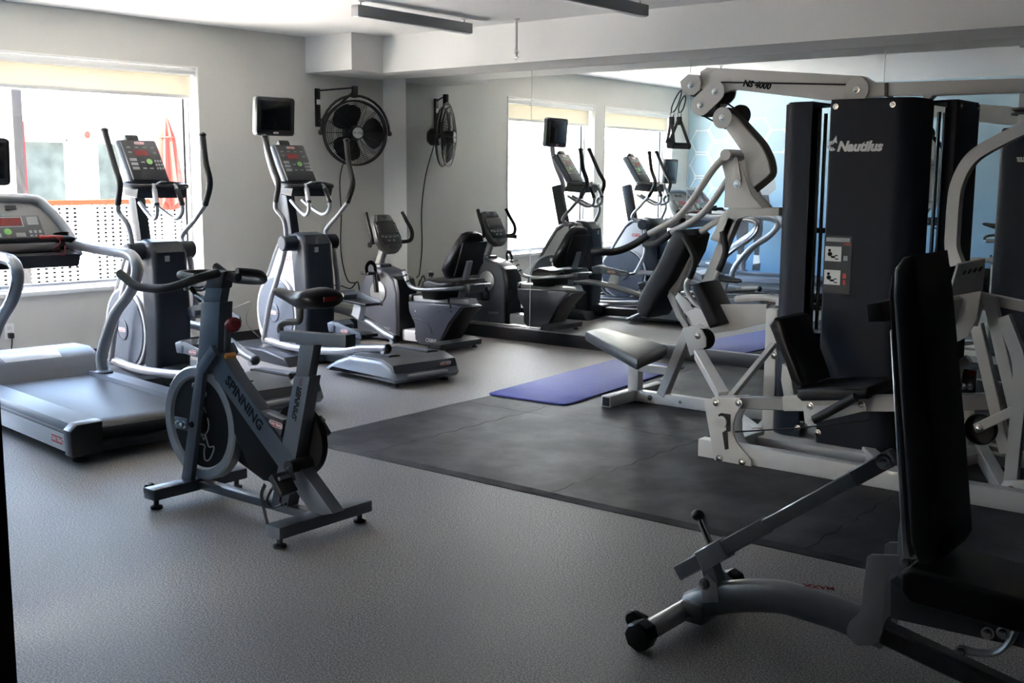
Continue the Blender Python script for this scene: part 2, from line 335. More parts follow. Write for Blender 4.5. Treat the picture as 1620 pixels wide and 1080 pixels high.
def bolt(parent, p, ax, r=0.012, h=0.008, world=False, name='bolt'):
    ax = Vector(ax).normalized(); p = Vector(p)
    return obj(name, M().lathe([(r*1.5, 0), (r*1.5, h*0.25), (r, h*0.3), (r*0.85, h), (r*0.3, h*1.15)], p, ax, 10), 'steel', parent, world)

# ---------------------------------------------------------------- the room
DE = 0.049185; YM = 7.80; ZC = 2.66; ZS = 2.347
sd = Vector((math.sin(DE), math.cos(DE), 0)); nl = Vector((math.cos(DE), -math.sin(DE), 0)); c0 = Vector((-7.81, 7.80, 0))
WX = Matrix(((sd.x, nl.x, 0, c0.x), (sd.y, nl.y, 0, c0.y), (0, 0, 1, 0), (0, 0, 0, 1)))     # (along the window wall, into the room, up)
def wpt(s, d, z): return WX @ Vector((s, d, z))
struct('floor', M().span((-8.6, -5.1, -0.12), (7.1, 8.0, 0.0)), 'floor')
struct('ceiling', M().span((-8.7, -5.1, ZC), (7.1, 8.1, ZC+0.15)), 'ceil')
struct('wall_back', M().span((-8.0, YM+0.005, 0), (7.1, YM+0.15, ZC)), 'wallwhite')
struct('wall_right', M().span((7.0, -5.0, 0), (7.15, 8.0, ZC)), 'hall')  # unseen walls set back and darkened to return less light
struct('wall_front', M().span((-3.3, -5.1, 0), (7.1, -4.95, ZC)), 'hall')
WINS = ((-3.85, -2.03), (-5.88, -4.08)); WZ0, WZ1 = 0.575, 2.318
def wl(lo, hi, m): m.span(lo, hi)
m = M()
s_edges = [(-9.6, WINS[1][0]), (WINS[1][1], WINS[0][0]), (WINS[0][1], 0.25)]
for a, b in s_edges: m.span((a, -0.24, 0), (b, 0, ZC))
for a, b in WINS:
    m.span((a, -0.24, 0), (b, 0, WZ0)); m.span((a, -0.24, WZ1), (b, 0, ZC))
struct('wall_left', m.xf(WX), 'wall')
# narrow lit strip of the back wall beside the mirror is wall_back itself; soffit and boxed corner above the mirror
struct('trim_1', M().span((-8.1, 7.262, ZS), (7.05, YM+0.02, ZC)), 'soffit')
struct('trim_2', M().span((-8.1, 6.885, ZS), (-7.265, 7.27, ZC)), 'soffit')
# wall with the blue mural, turned away from the camera, seen in the mirror
MU0, MU1 = -6.36, 4.55
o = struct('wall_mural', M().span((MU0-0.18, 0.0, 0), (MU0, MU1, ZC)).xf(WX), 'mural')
struct('wall_hall', M().span((-3.36, -5.0, 0), (-3.22, 1.32, ZC)), 'hall')
# door jamb beside the camera
struct('door_1', M().span((-1.09, 0.36, 0), (-1.004, 0.505, 2.1), 0.004), 'jamb')
struct('baseboard_left', M().span((-6.3, 0, 0), (0, 0.014, 0.10), 0.003).xf(WX), 'base')
struct('baseboard_back', M().span((-7.79, YM-0.022, 0), (7.0, YM+0.004, 0.108), 0.003), 'base')
struct('baseboard_mural', M().span((MU0, 0.02, 0), (MU0+0.014, MU1, 0.10), 0.003).xf(WX), 'base')
struct('baseboard_right', M().span((6.986, -4.9, 0), (7.0, 7.7, 0.10), 0.003), 'base')
# windows: frame, pane, sill each
for i, (a, b) in enumerate(WINS):
    m = M(); fr = 0.045
    for lo, hi in (((a, -0.19, WZ0), (a+fr, -0.13, WZ1)), ((b-fr, -0.19, WZ0), (b, -0.13, WZ1)), ((a, -0.19, WZ0), (b, -0.13, WZ0+fr)), ((a, -0.19, WZ1-fr), (b, -0.13, WZ1))): m.span(lo, hi, 0.003)
    wn = struct('window_%d' % (i+1), m.xf(WX), 'darkframe' if False else 'alu')
    g = obj('window_pane', M().span((a+fr, -0.163, WZ0+fr), (b-fr, -0.157, WZ1-fr)).xf(WX), 'glass', wn)
    gk = M()
    for lo, hi in (((a+fr, -0.168, WZ0+fr), (a+fr+0.012, -0.152, WZ1-fr)), ((b-fr-0.012, -0.168, WZ0+fr), (b-fr, -0.152, WZ1-fr))): gk.span(lo, hi)
    obj('window_gasket', gk.xf(WX), 'black', wn)
    obj('window_sill', M().span((a-0.0, -0.13, WZ0-0.028), (b+0.0, 0.022, WZ0+0.004), 0.004).xf(WX), 'white', wn)
    rv = M()
    for lo, hi in (((a, -0.13, WZ0), (a+0.012, 0.012, WZ1)), ((b-0.012, -0.13, WZ0), (b, 0.012, WZ1)), ((a, -0.13, WZ1-0.012), (b, 0.004, WZ1))): rv.span(lo, hi)
    obj('window_reveal', rv.xf(WX), 'white', wn)
for i, (a, b) in enumerate(WINS):
    t = thing('roller_shade', ('cream roller shade rolled half up over the window behind the spin bike' if i == 0 else 'cream roller shade over the window farther along, seen only in the mirror'), 'window shade', wpt((a+b)/2, -0.02, 2.2), 0.0, 'roller shades')
    obj('cassette', M().span((a+0.015, -0.075, 2.245), (b-0.015, 0.004, 2.30), 0.012, 3).xf(WX), 'white', t, True)
    obj('shade_cloth', M().span((a+0.03, -0.06, 2.085), (b-0.03, -0.0585, 2.25)).xf(WX), 'shade', t, True)
    obj('hem_bar', M().span((a+0.03, -0.068, 2.06), (b-0.03, -0.05, 2.09), 0.004).xf(WX), 'beige', t, True)
    obj('end_bracket', M().span((b-0.018, -0.08, 2.235), (b-0.012, 0.01, 2.312), 0.002).xf(WX), 'white', t, True)
# the mirror: five panels with thin joints, bright channel at the foot
t = thing('wall_mirror', 'large wall mirror of tall glass panels behind the weight machine', 'mirror', (-3.0, YM, 0.11))
xs = [-7.50, -6.012, -4.47, -2.95, -1.41, 0.13, 1.67]
for a, b in zip(xs, xs[1:]):
    obj('mirror_panel', M().span((a+0.0012, YM-0.006, 0.114), (b-0.0012, YM+0.001, 2.343)), 'mirror', t, True)
for x_ in xs[1:-1]: obj('mirror_joint', M().span((x_-0.0022, YM-0.008, 0.114), (x_+0.0022, YM-0.002, 2.343)), 'pale', t, True)
obj('channel', M().span((-7.50, YM-0.011, 0.106), (1.67, YM+0.002, 0.117)), 'alu', t, True)
# ceiling lights (off)
def lamp(x, y0, y1, label):
    t = thing('linear_ceiling_light', label, 'ceiling light', (x, (y0+y1)/2, 2.55), 0, 'linear ceiling lights')
    obj('housing', M().span((x-0.035, y0, 2.553), (x+0.035, y1, 2.628), 0.003), 'lamp', t, True)
    obj('diffuser', M().span((x-0.027, y0+0.01, 2.546), (x+0.027, y1-0.01, 2.556), 0.002), 'lampwhite', t, True)
    for yy in (y0+0.06, y1-0.06):
        h = obj('hanger', M().cyl((x, yy, 2.62), (x, yy, ZC-0.004), 0.005, 8), 'lamp', t, True)
        obj('canopy_plate', M().cyl((x, yy, ZC-0.008), (x, yy, ZC+0.001), 0.022, 14), 'lampwhite', h, True)
lamp(-5.945, 5.67, 6.90, 'grey linear ceiling light nearest the windows, hanging before the soffit')
lamp(-4.335, 5.67, 6.90, 'grey linear ceiling light cut by the top edge, near the middle of the room')
lamp(-2.73, 4.0, 5.23, 'grey linear ceiling light seen only in the mirror above the weight machine')
def sprinkler(x, y, z, label):
    t = thing('fire_sprinkler', label, 'sprinkler', (x, y, ZC), 0, 'fire sprinklers')
    obj('pipe', M().cyl((x, y, z+0.05), (x, y, ZC), 0.013, 12), 'beige', t, True)
    obj('ceiling_plate', M().lathe([(0.03, 0), (0.026, 0.012), (0.012, 0.014)], (x, y, ZC+0.001), (0, 0, -1), 16), 'beige', t, True)
    h = obj('sprinkler_head', M().lathe([(0.013, 0), (0.022, -0.006), (0.022, -0.022), (0.012, -0.03), (0.012, -0.05)], (x, y, z+0.06), (0, 0, 1), 14), 'beige', t, True)
    mm = M(); 
    for sx in (-1, 1): mm.tube([(x+sx*0.010, y, z+0.012), (x+sx*0.016, y, z-0.006), (x+sx*0.003, y, z-0.022)], 0.003, 6)
    mm.lathe([(0.004, 0), (0.03, 0.0), (0.03, 0.004), (0.004, 0.004)], (x, y, z-0.001), (0, 0, 1), 14)
    obj('deflector', mm, 'beige', h, True)
sprinkler(-5.62, 7.08, 2.365, 'white pendent fire sprinkler on a short pipe before the soffit')
sprinkler(-6.1, 4.3, 2.62, 'fire sprinkler close to the ceiling near the windows, seen in the mirror')
# outlets
def outlet(p, along, out, label, plug=None):
    t = thing('power_outlet', label, 'power outlet', p, 0, 'power outlets'); a = Vector(along).normalized(); n = Vector(out).normalized(); p = Vector(p)
    R = Matrix((a, n, Vector((0, 0, 1)))).transposed()
    obj('face_plate', M().box(p+n*0.003, (0.07, 0.006, 0.115), R, 0.002), 'white', t, True)
    for dz in (0.025, -0.025): obj('socket', M().box(p+n*0.006+Vector((0, 0, dz)), (0.032, 0.004, 0.028), R, 0.003), 'beige', t, True)
    if plug: obj('plug', M().box(p+n*0.025+Vector((0, 0, plug)), (0.036, 0.042, 0.04), R, 0.006), 'black', t, True)
outlet(wpt(-0.69, 0.001, 0.43), sd, nl, 'white power outlet with blue plug behind the recumbent bike', 0.02)
outlet(wpt(-3.70, 0.001, 0.30), sd, nl, 'white power outlet with black adapter beside the treadmill handrail', -0.03)
outlet(wpt(-1.96, 0.001, 0.40), sd, nl, 'white power outlet low on the wall between the ellipticals', 0.02)
def cord(name, pts, r, mt, label, world=None):
    o = obj(name, M().tube(pts, r, 6, 5), mt); tag(o, label, 'cord', 'cords along the window wall'); return o
W = wpt
cord('coiled_lead', [W(-0.69, 0.05, 0.44), W(-0.62, 0.09, 0.43), W(-0.52, 0.10, 0.40), W(-0.45, 0.12, 0.46), W(-0.40, 0.10, 0.36), W(-0.35, 0.16, 0.42)], 0.006, 'black', 'black coiled power cord hanging from the outlet behind the recumbent bike')
cord('hanging_lead', [W(-3.70, 0.045, 0.26), W(-3.72, 0.05, 0.15), W(-3.78, 0.06, 0.02), W(-3.9, 0.10, 0.008)], 0.005, 'black', 'black power cord dropping from the adapter by the treadmill')
cord('white_cable', [W(-2.45, 0.02, 0.42), W(-2.25, 0.03, 0.31), W(-2.0, 0.03, 0.275), W(-1.8, 0.04, 0.31), W(-1.62, 0.05, 0.36)], 0.004, 'white', 'thin white cable drooping along the wall behind the spin bike')
cord('grey_cable', [W(-1.60, 0.05, 0.36), W(-1.66, 0.05, 0.22), W(-1.62, 0.06, 0.12), W(-1.5, 0.12, 0.01), W(-1.35, 0.3, 0.008)], 0.004, 'greyprint', 'thin grey cable looping to the floor beside the elliptical with the screen')
# ---------------------------------------------------------------- rubber mat tiles, blue mat
t = thing('rubber_floor_mat', 'black interlocking rubber mat under the weight machine', 'floor mat', (-2.4, 4.5, 0.0))
gx = [-4.66, -4.16, -2.98, -1.74, -0.5, 0.74]; gy = [4.03, 5.37, 6.62, 7.74]
def jag(a, b, axis, c, flat):
    if flat: return [(a, c) if axis == 'x' else (c, a)]
    n = max(4, int(abs(b-a)/0.09)); out = []
    for k in range(n):
        tt = a+(b-a)*k/n; q = c + (0.011 if k % 2 else -0.011) if k else c
        out.append((tt, q) if axis == 'x' else (q, tt))
    return out
for i in range(len(gx)-1):
    for j in range(len(gy)-1):
        x0, x1, y0, y1 = gx[i], gx[i+1], gy[j], gy[j+1]; g = 0.0018
        lo = lambda v, s: v+g*s
        pl = jag(x0+g, x1-g, 'x', y0+(g if j else 0), j == 0) + jag(y0+g, y1-g, 'y', x1-g, i == len(gx)-2)
        # opposite sides run back so that neighbours share one jagged line
        top = jag(x0+g, x1-g, 'x', y1-g, j == len(gy)-2); lef = jag(y0+g, y1-g, 'y', x0+g, i == 0)
        pl += [(x1-g, y1-g)] + top[::-1][:-1] if not j == len(gy)-2 else [(x1-g, y1-g)]
        pl += [(x0+g, y1-g)] + lef[::-1][:-1] if not i == 0 else [(x0+g, y1-g)]
        obj('mat_tile', M().prism(pl, 0.0005, 0.0125, 'z'), 'tile', t, True)
m = M()
m.prism([(4.03, 0.0125), (3.985, 0.003), (3.985, 0.0), (4.03, 0.0)], -4.70, 0.74, 'x'); obj('edge_strip', m, 'tile', t, True)
m = M(); m.prism([(-4.66, 0.0125), (-4.70, 0.003), (-4.70, 0.0), (-4.66, 0.0)], 4.03, 7.74, 'y'); obj('edge_strip', m, 'tile', t, True)
# blue mat, its corners rounded, lying askew on the tiles and the floor
cor = [Vector(p) for p in [(-4.703, 5.635, 0.022), (-4.08, 5.667, 0.022), (-4.23, 7.429, 0.022), (-4.848, 7.457, 0.022)]]
pl = []
for i in range(4):
    p, a, b = cor[i], cor[i-1], cor[(i+1) % 4]; r = 0.05
    u = (a-p).normalized(); v = (b-p).normalized()
    for k in range(6):
        q = k/5; pl.append(p+u*r*(1-q)**2+v*r*q*q)
tag(obj('exercise_mat', M().prism([(p.x, p.y) for p in pl], 0.0128, 0.024, 'z', 0.004), 'matblue'), 'blue foam exercise mat lying on the floor before the mirror', 'exercise mat')

# ---------------------------------------------------------------- mural figures and hexagons (flat print on the mural wall)
t = thing('wall_mural_print', 'printed runner legs and white hexagon lines on the blue wall, seen in the mirror', 'mural', wpt(MU0+0.004, 1.4, 1.4))
def hexes():
    m = M(); R = 0.17
    for (hd, hz) in ((0.22, 1.62), (0.5, 1.78), (0.22, 1.95), (0.5, 2.11), (0.78, 1.95), (0.22, 1.29), (0.5, 1.45), (1.06, 2.1), (1.34, 1.94)):
        p = [(hd+R*math.cos(PI/3*k), hz+R*math.sin(PI/3*k)) for k in range(6)]
        for k in range(6):
            a, b = Vector(p[k]), Vector(p[(k+1) % 6]); n = Vector((-(b-a).y, (b-a).x)).normalized()*0.006
            m.prism([tuple(a+n), tuple(b+n), tuple(b-n), tuple(a-n)], MU0+0.001, MU0+0.003, 'x')
        for q in p: m.lathe([(0.016, 0), (0.016, 0.002)], (MU0+0.001, q[0], q[1]), (1, 0, 0), 8)
    return m
def mur(poly, mt, nm, par=None):
    m = M(); m.prism(poly, MU0+0.001, MU0+0.0035, 'x'); return obj(nm, m.xf(WX), mt, par or t, True)
obj('hexagon_lines', hexes().xf(WX), 'print', t, True)
for dx, wd in ((0.865, 1.0), (1.10, 0.75)):
    mur([(dx-0.09*wd, 0.95), (dx+0.09*wd, 0.95), (dx+0.10*wd, 0.74), (dx+0.05*wd, 0.52), (dx+0.04*wd, 0.40), (dx-0.045*wd, 0.40), (dx-0.06*wd, 0.52), (dx-0.08*wd, 0.72)], 'runner', 'printed_leg')
    mur([(dx-0.055*wd, 0.40), (dx+0.05*wd, 0.40), (dx+0.07*wd, 0.27), (dx-0.07*wd, 0.26)], 'print', 'printed_shoe')
    mur([(dx-0.07*wd, 0.28), (dx+0.08*wd, 0.29), (dx+0.07*wd, 0.19), (dx-0.08*wd, 0.19)], 'runner', 'printed_sole')
mur([(0.78, 0.95), (1.19, 0.95), (1.26, 1.10), (1.24, 1.22), (0.95, 1.22), (0.82, 1.10)], 'runner', 'printed_shorts')
mur([(0.95, 1.22), (1.24, 1.22), (1.34, 1.30), (1.30, 1.50), (1.18, 1.56), (1.02, 1.50), (0.94, 1.36)], 'runnergrey', 'printed_torso')

# ---------------------------------------------------------------- elliptical trainer: local x forward from the rear end, y towards the camera side
def ring_pts(c, R, n=28, a0=0, a1=2*PI, y=0):
    return [(c[0]+R*math.cos(a0+(a1-a0)*k/n), y, c[1]+R*math.sin(a0+(a1-a0)*k/n)) for k in range(n+1)]
def elliptical(loc, ang, label):
    t = thing('elliptical_trainer', label, 'elliptical trainer', loc, PI-math.radians(ang), 'elliptical trainers by the windows')
    # floor frame
    obj('base_beam', M().span((0.15, -0.065, 0.03), (2.02, 0.065, 0.115), 0.015), 'navy', t)
    fb = M(); fb.prism([(1.18, 0.0), (2.16, 0.0), (2.24, 0.05), (2.16, 0.085), (1.55, 0.10), (1.24, 0.07)], -0.36, 0.36, 'y', 0.02, 3)
    obj('front_base', fb, 'navy', t)
    for y in (-0.22, 0.22): obj('levelling_foot', M().lathe([(0.03, 0), (0.03, 0.012), (0.012, 0.016), (0.012, 0.07)], (0.02, y, 0.0), (0, 0, 1), 12), 'black', t)
    # rear cover: pale sides, dark top and rear, two roller tracks
    side = [(0.80, 0.035), (0.74, 0.07), (0.62, 0.125), (0.46, 0.175), (0.08, 0.185), (-0.03, 0.15), (-0.075, 0.06), (-0.05, 0.035)]
    obj('rear_cover', M().prism(side, -0.30, 0.30, 'y', 0.035, 3), 'cover', t)
    dk = [(0.19, 0.10), (0.46, 0.187), (0.08, 0.196), (-0.035, 0.16), (-0.06, 0.105)]
    obj('rear_cap', M().prism(dk, -0.285, 0.285, 'y', 0.02, 2), 'grey', t)
    for y in (-0.17, 0.17):
        tr = obj('roller_track', M().box((0.30, y, 0.192), (0.42, 0.10, 0.014), Matrix.Rotation(math.radians(1.5), 3, 'Y'), 0.004), 'black', t)
        obj('track_plate', M().box((0.30, y, 0.2005), (0.38, 0.06, 0.004), Matrix.Rotation(math.radians(1.5), 3, 'Y')), 'slate', tr)
    hb = obj('grab_handle', M().tube([(-0.055, -0.17, 0.075), (-0.085, -0.14, 0.083), (-0.09, 0.0, 0.085), (-0.085, 0.14, 0.083), (-0.055, 0.17, 0.075)], 0.016, 8, 3), 'greyprint', t)
    badge(t, (-0.066, -0.16, 0.135), (0, -1, 0), (-0.35, 0, 1), 0.10)
    # drive housing
    pan = [(1.33, 0.06), (1.31, 0.97), (1.42, 0.995), (1.60, 0.985), (1.70, 0.93), (1.92, 0.58), (2.02, 0.40), (2.03, 0.22), (1.95, 0.10), (1.80, 0.055)]
    obj('housing', M().prism(pan, -0.10, 0.10, 'y', 0.03, 3), 'navy', t)
    for sy in (1, -1):
        inner = [(1.44, 0.10), (1.43, 0.93), (1.58, 0.94), (1.67, 0.88), (1.88, 0.56), (1.97, 0.40), (1.98, 0.24), (1.91, 0.13), (1.79, 0.09)]
        pn = obj('side_panel', M().prism(inner, sy*0.098, sy*0.116, 'y', 0.006), 'pale', t)
        obj('panel_rim', M().tube([(p[0], sy*0.112, p[1]) for p in [(1.42, 0.60), (1.425, 0.93), (1.46, 0.957), (1.58, 0.957), (1.69, 0.885), (1.90, 0.56), (1.99, 0.40), (2.0, 0.24), (1.93, 0.12), (1.79, 0.075), (1.5, 0.07)]], 0.013, 8, 4), 'silver', pn)
        badge(pn, (1.54, sy*0.1165, 0.80), (-sy, 0, 0), (0, 0, 1), 0.13)
        dsk = obj('crank_disc', M().lathe([(0.275, 0), (0.275, 0.02), (0.262, 0.034), (0.0, 0.04)], (1.69, sy*0.115, 0.36), (0, sy, 0), 36), 'slate', t)
        obj('disc_rim', M().tube(ring_pts((1.69, 0.36), 0.285, 30, 0, 2*PI, sy*0.135)[:-1], 0.012, 7, 1, True), 'pale', dsk)
        obj('disc_emblem', M().lathe([(0.075, 0), (0.075, 0.008), (0.066, 0.010), (0.066, 0.006), (0.0, 0.006)], (1.70, sy*0.153, 0.36), (0, sy, 0), 24), 'slate', dsk)
        badge(dsk, (1.70, sy*0.160, 0.36), (-sy, 0, 0), (0, 0, 1), 0.10)
    # spine facing the user and the shoulder with the arm pivots
    sp = [(1.27, 0.05), (1.235, 0.5), (1.265, 0.92), (1.33, 0.99), (1.45, 1.005), (1.50, 0.95), (1.44, 0.5), (1.46, 0.05)]
    obj('spine_cover', M().prism(sp, -0.135, 0.135, 'y', 0.045, 4), 'navy', t)
    obj('notice_label', M().box((1.262, 0.03, 0.86), (0.003, 0.035, 0.075), Matrix.Rotation(math.radians(-3), 3, 'Y')), 'greyprint', t)
    obj('spine_foot', M().span((1.12, -0.11, 0.02), (1.5, 0.11, 0.14), 0.03, 3), 'navy', t)
    obj('pivot_shaft', M().lathe([(0.052, 0), (0.060, 0.01), (0.060, 0.49), (0.052, 0.50)], (1.41, -0.25, 0.925), (0, 1, 0), 18), 'navy', t)
    # mast and console
    ms = obj('mast', M().bar((1.64, 0, 0.93), (1.735, 0, 1.36), 0.085, 0.11, (1, 0, 0), 0.02, 2), 'navy', t)
    tilt = Matrix.Rotation(math.radians(-33), 3, 'Y')
    def cp(u, v, wz):  # console plane: u across (towards camera), v up along the face, wz out towards the user
        n = Vector((-math.cos(math.radians(33)), 0, math.sin(math.radians(33)))); upv = Vector((math.sin(math.radians(33)), 0, math.cos(math.radians(33))))
        return Vector((1.60, 0, 1.53)) + Vector((0, u, 0)) + upv*v + n*wz
    cs = obj('console', M().box((1.615, 0, 1.525), (0.055, 0.30, 0.355), tilt.inverted(), 0.022, 3), 'slate', t)
    fc = obj('console_face', M().box(tuple(cp(0, 0, 0.018)), (0.02, 0.262, 0.33), tilt.inverted(), 0.01, 2), 'panel', t)
    def chip(par, nm, u, v, su, sv, mt, out=0.0290, th=0.002, bev=0.0): return obj(nm, M().box(tuple(cp(u, v, out)), (th, su, sv), tilt.inverted(), bev), mt, par)
    badge(fc, tuple(cp(0, 0.135, 0.0285)), (0, -1, 0), (0.54, 0, 0.84), 0.075)
    chip(fc, 'display_window', 0.01, 0.055, 0.10, 0.045, 'redled')
    obj('start_button', M().lathe([(0.022, 0), (0.022, 0.003), (0.017, 0.004)], tuple(cp(-0.03, -0.015, 0.028)), tuple(cp(0, 0, 1)-cp(0, 0, 0)), 14), 'green', fc)
    for k in range(3):
        chip(fc, 'label_block', 0.085, 0.0-0.035*k, 0.05, 0.022, 'greyprint')
        for q in range(3): chip(fc, 'key', -0.075-0.02*q, -0.01-0.03*k, 0.013, 0.018, 'greyprint')
    for u, v in ((0.09, 0.10), (0.03, 0.10), (-0.03, 0.10), (-0.085, 0.10), (-0.09, 0.055), (0.09, 0.06), (0.02, -0.02), (0.02, -0.07), (-0.03, -0.07)): chip(fc, 'key', u, v, 0.026, 0.008, 'greyprint')
    obj('console_cap', M().box(tuple(cp(0.03, 0.19, -0.005)), (0.05, 0.10, 0.05), tilt.inverted(), 0.012, 2), 'black', t)
    # cup tray with two round wells, open on top
    ty = M()
    ty.tube(smooth([(1.42, -0.205, 1.368), (1.34, -0.165, 1.362), (1.325, 0, 1.36), (1.34, 0.165, 1.362), (1.42, 0.205, 1.368), (1.51, 0.19, 1.378), (1.55, 0.0, 1.385), (1.51, -0.19, 1.378)], 4, True), 0.018, 8, 1, True)
    ct = obj('cup_tray', ty, 'black', t)
    w_ = M()
    for y in (-0.115, 0.115): w_.lathe([(0.062, 0.0), (0.062, 0.075), (0.055, 0.075), (0.055, 0.008), (0.0, 0.008)], (1.435, y, 1.295), (0, 0, 1), 20, False)
    w_.span((1.37, -0.06, 1.30), (1.50, 0.06, 1.362), 0.01)
    obj('cup_well', w_, 'navy', ct)
    obj('tray_skirt', M().prism([(1.36, 1.285), (1.335, 1.35), (1.53, 1.37), (1.56, 1.30)], -0.185, 0.185, 'y', 0.015, 2), 'navy', ct)
    obj('sensor_bracket', M().box((1.37, 0.0, 1.385), (0.10, 0.05, 0.012), Matrix.Rotation(0.25, 3, 'Y'), 0.004), 'greyprint', t)
    # fixed hand grips with sensors
    for sy in (1, -1):
        p = [(1.58, sy*0.05, 1.25), (1.46, sy*0.065, 1.19), (1.34, sy*0.08, 1.145), (1.27, sy*0.09, 1.17), (1.255, sy*0.095, 1.23), (1.30, sy*0.085, 1.34), (1.33, sy*0.075, 1.375)]
        g = obj('grip_bar', M().tube(p, 0.0145, 9, 4), 'silver', t)
        obj('pulse_grip', M().tube([(1.258, sy*0.094, 1.245), (1.30, sy*0.085, 1.345)], 0.0185, 10, 1), 'benchlight' if sy > 0 else 'black', g)
        obj('grip_collar', M().tube([(1.257, sy*0.0945, 1.235), (1.262, sy*0.0935, 1.252)], 0.0205, 10, 1), 'black', g)
    # moving arms: silver tube with long black sleeve, and the link going down to the pedal arm
    near = [(1.389, 0.2, 0.96), (1.356, 0.25, 1.097), (1.405, 0.29, 1.188), (1.378, 0.31, 1.246), (1.335, 0.31, 1.384), (1.402, 0.31, 1.502), (1.519, 0.31, 1.735)]
    far = [(1.498, -0.2, 0.942), (1.538, -0.24, 1.005), (1.415, -0.28, 1.134), (1.309, -0.3, 1.236), (1.236, -0.3, 1.385), (1.284, -0.3, 1.532), (1.314, -0.3, 1.718)]
    for P in (near, far):
        sy = 1 if P[0][1] > 0 else -1
        P[0] = (1.41, sy*0.20, 0.93)
        a = obj('moving_arm', M().tube(P[:4], 0.0175, 10, 5), 'silver', t)
        obj('arm_sleeve', M().tube([P[3]]+P[4:], [0.021, 0.0215, 0.021, 0.0205], 10, 5), 'matte', a)
        obj('arm_tip', M().ell(P[-1], (0.026, 0.026, 0.018)), 'black', a)
    nl_ = [(1.41, 0.205, 0.93), (1.45, 0.215, 0.80), (1.52, 0.235, 0.62), (1.60, 0.25, 0.45), (1.70, 0.255, 0.15)]
    fl_ = [(1.41, -0.205, 0.93), (1.38, -0.215, 0.80), (1.37, -0.235, 0.62), (1.40, -0.25, 0.52), (1.47, -0.255, 0.385)]
    obj('link_arm', M().tube(nl_, 0.021, 10, 4), 'silver', t); obj('link_arm', M().tube(fl_, 0.021, 10, 4), 'silver', t)
    # pedal arms running back to rollers on the tracks
    for sy, P, pz, px in ((1, [(1.70, 0.235, 0.15), (1.45, 0.215, 0.125), (1.13, 0.205, 0.13), (0.72, 0.195, 0.165), (0.46, 0.18, 0.215), (0.17, 0.17, 0.245)], 0.30, 0.60),
                          (-1, [(1.47, -0.235, 0.385), (1.28, -0.215, 0.385), (1.08, -0.205, 0.365), (0.85, -0.195, 0.32), (0.68, -0.18, 0.275), (0.52, -0.17, 0.245)], 0.47, 0.98)):
        pa = obj('pedal_arm', M().tube(P, 0.030, 12, 4), 'silver', t)
        obj('arm_end_cap', M().lathe([(0.0315, 0), (0.033, 0.02), (0.018, 0.035), (0, 0.037)], Vector(P[-1])+Vector((0.012, 0, 0)), Vector(P[-1])-Vector(P[-2]), 14), 'black', pa)
        obj('track_roller', M().cyl((P[-1][0]+0.03, P[-1][1]-0.025, 0.226), (P[-1][0]+0.03, P[-1][1]+0.025, 0.226), 0.023, 16), 'greyprint', pa)
        obj('joint_knuckle', M().ell(P[0], (0.035, 0.035, 0.035)), 'silver', pa)
        bk = M(); bk.bar((px+0.02, sy*0.16, pz-0.11), (px-0.02, sy*0.16, pz), 0.05, 0.10, (1, 0, 0)); obj('pedal_bracket', bk, 'pale', t)
        c = (px, sy*0.155, pz)
        pd = M(); pd.prism([(px-0.20, pz+0.0), (px+0.19, pz+0.012), (px+0.20, pz+0.03), (px-0.20, pz+0.02)], sy*0.155-0.075, sy*0.155+0.075, 'y', 0.005)
        pdo = obj('pedal', pd, 'black', t)
        obj('pedal_wall', M().prism([(px-0.21, pz-0.005), (px+0.17, pz+0.01), (px+0.20, pz+0.075), (px+0.10, pz+0.085), (px-0.19, pz+0.035)], sy*0.235, sy*0.222, 'y', 0.004), 'slate', pdo)
        obj('toe_guard', M().prism([(px+0.12, pz+0.005), (px+0.205, pz+0.0), (px+0.225, pz+0.07), (px+0.16, pz+0.09), (px+0.11, pz+0.06)], sy*0.155-0.09, sy*0.155+0.088, 'y', 0.02, 3), 'slate', pdo)
        badge(pdo, (px-0.0, sy*0.2365, pz+0.03), (-sy, 0, 0.06), (0, 0, 1), 0.09)
    return t
e1 = elliptical((-5.36, 5.71, 0), 8.5, 'elliptical trainer with a raised television screen, beside the recumbent bike')
e2 = copy_tree(e1, (-5.36, 4.43, 0), PI-math.radians(6))
e2['label'] = 'elliptical trainer without a screen, between the window and the spin bike'
def television(par, c, tilt_deg, yaw=0.0, post=None):
    R = Matrix.Rotation(math.radians(tilt_deg), 3, 'Y') @ Matrix.Rotation(yaw, 3, 'Z')
    b = obj('television', M().box(c, (0.065, 0.37, 0.305), R, 0.030, 4), 'silver', par)
    n = R @ Vector((-1, 0, 0)); u = R @ Vector((0, 0, 1)); s_ = R @ Vector((0, 1, 0)); c = Vector(c)
    obj('bezel', M().box(c+n*0.026, (0.03, 0.362, 0.297), R, 0.026, 4), 'black', b)
    obj('screen', M().box(c+n*0.0395+u*0.008, (0.006, 0.285, 0.225), R, 0.002), 'screen', b)
    badge(b, c+n*0.0408-u*0.126, -s_, u, 0.05)
    obj('screen_post', M().tube(post, 0.026, 12, 4), 'silver', b)
television(e1, (1.80, 0.06, 1.905), -4, 0.10, [(1.85, 0.10, 1.80), (1.84, 0.10, 1.69), (1.80, 0.10, 1.56), (1.72, 0.09, 1.40), (1.68, 0.06, 1.30)])
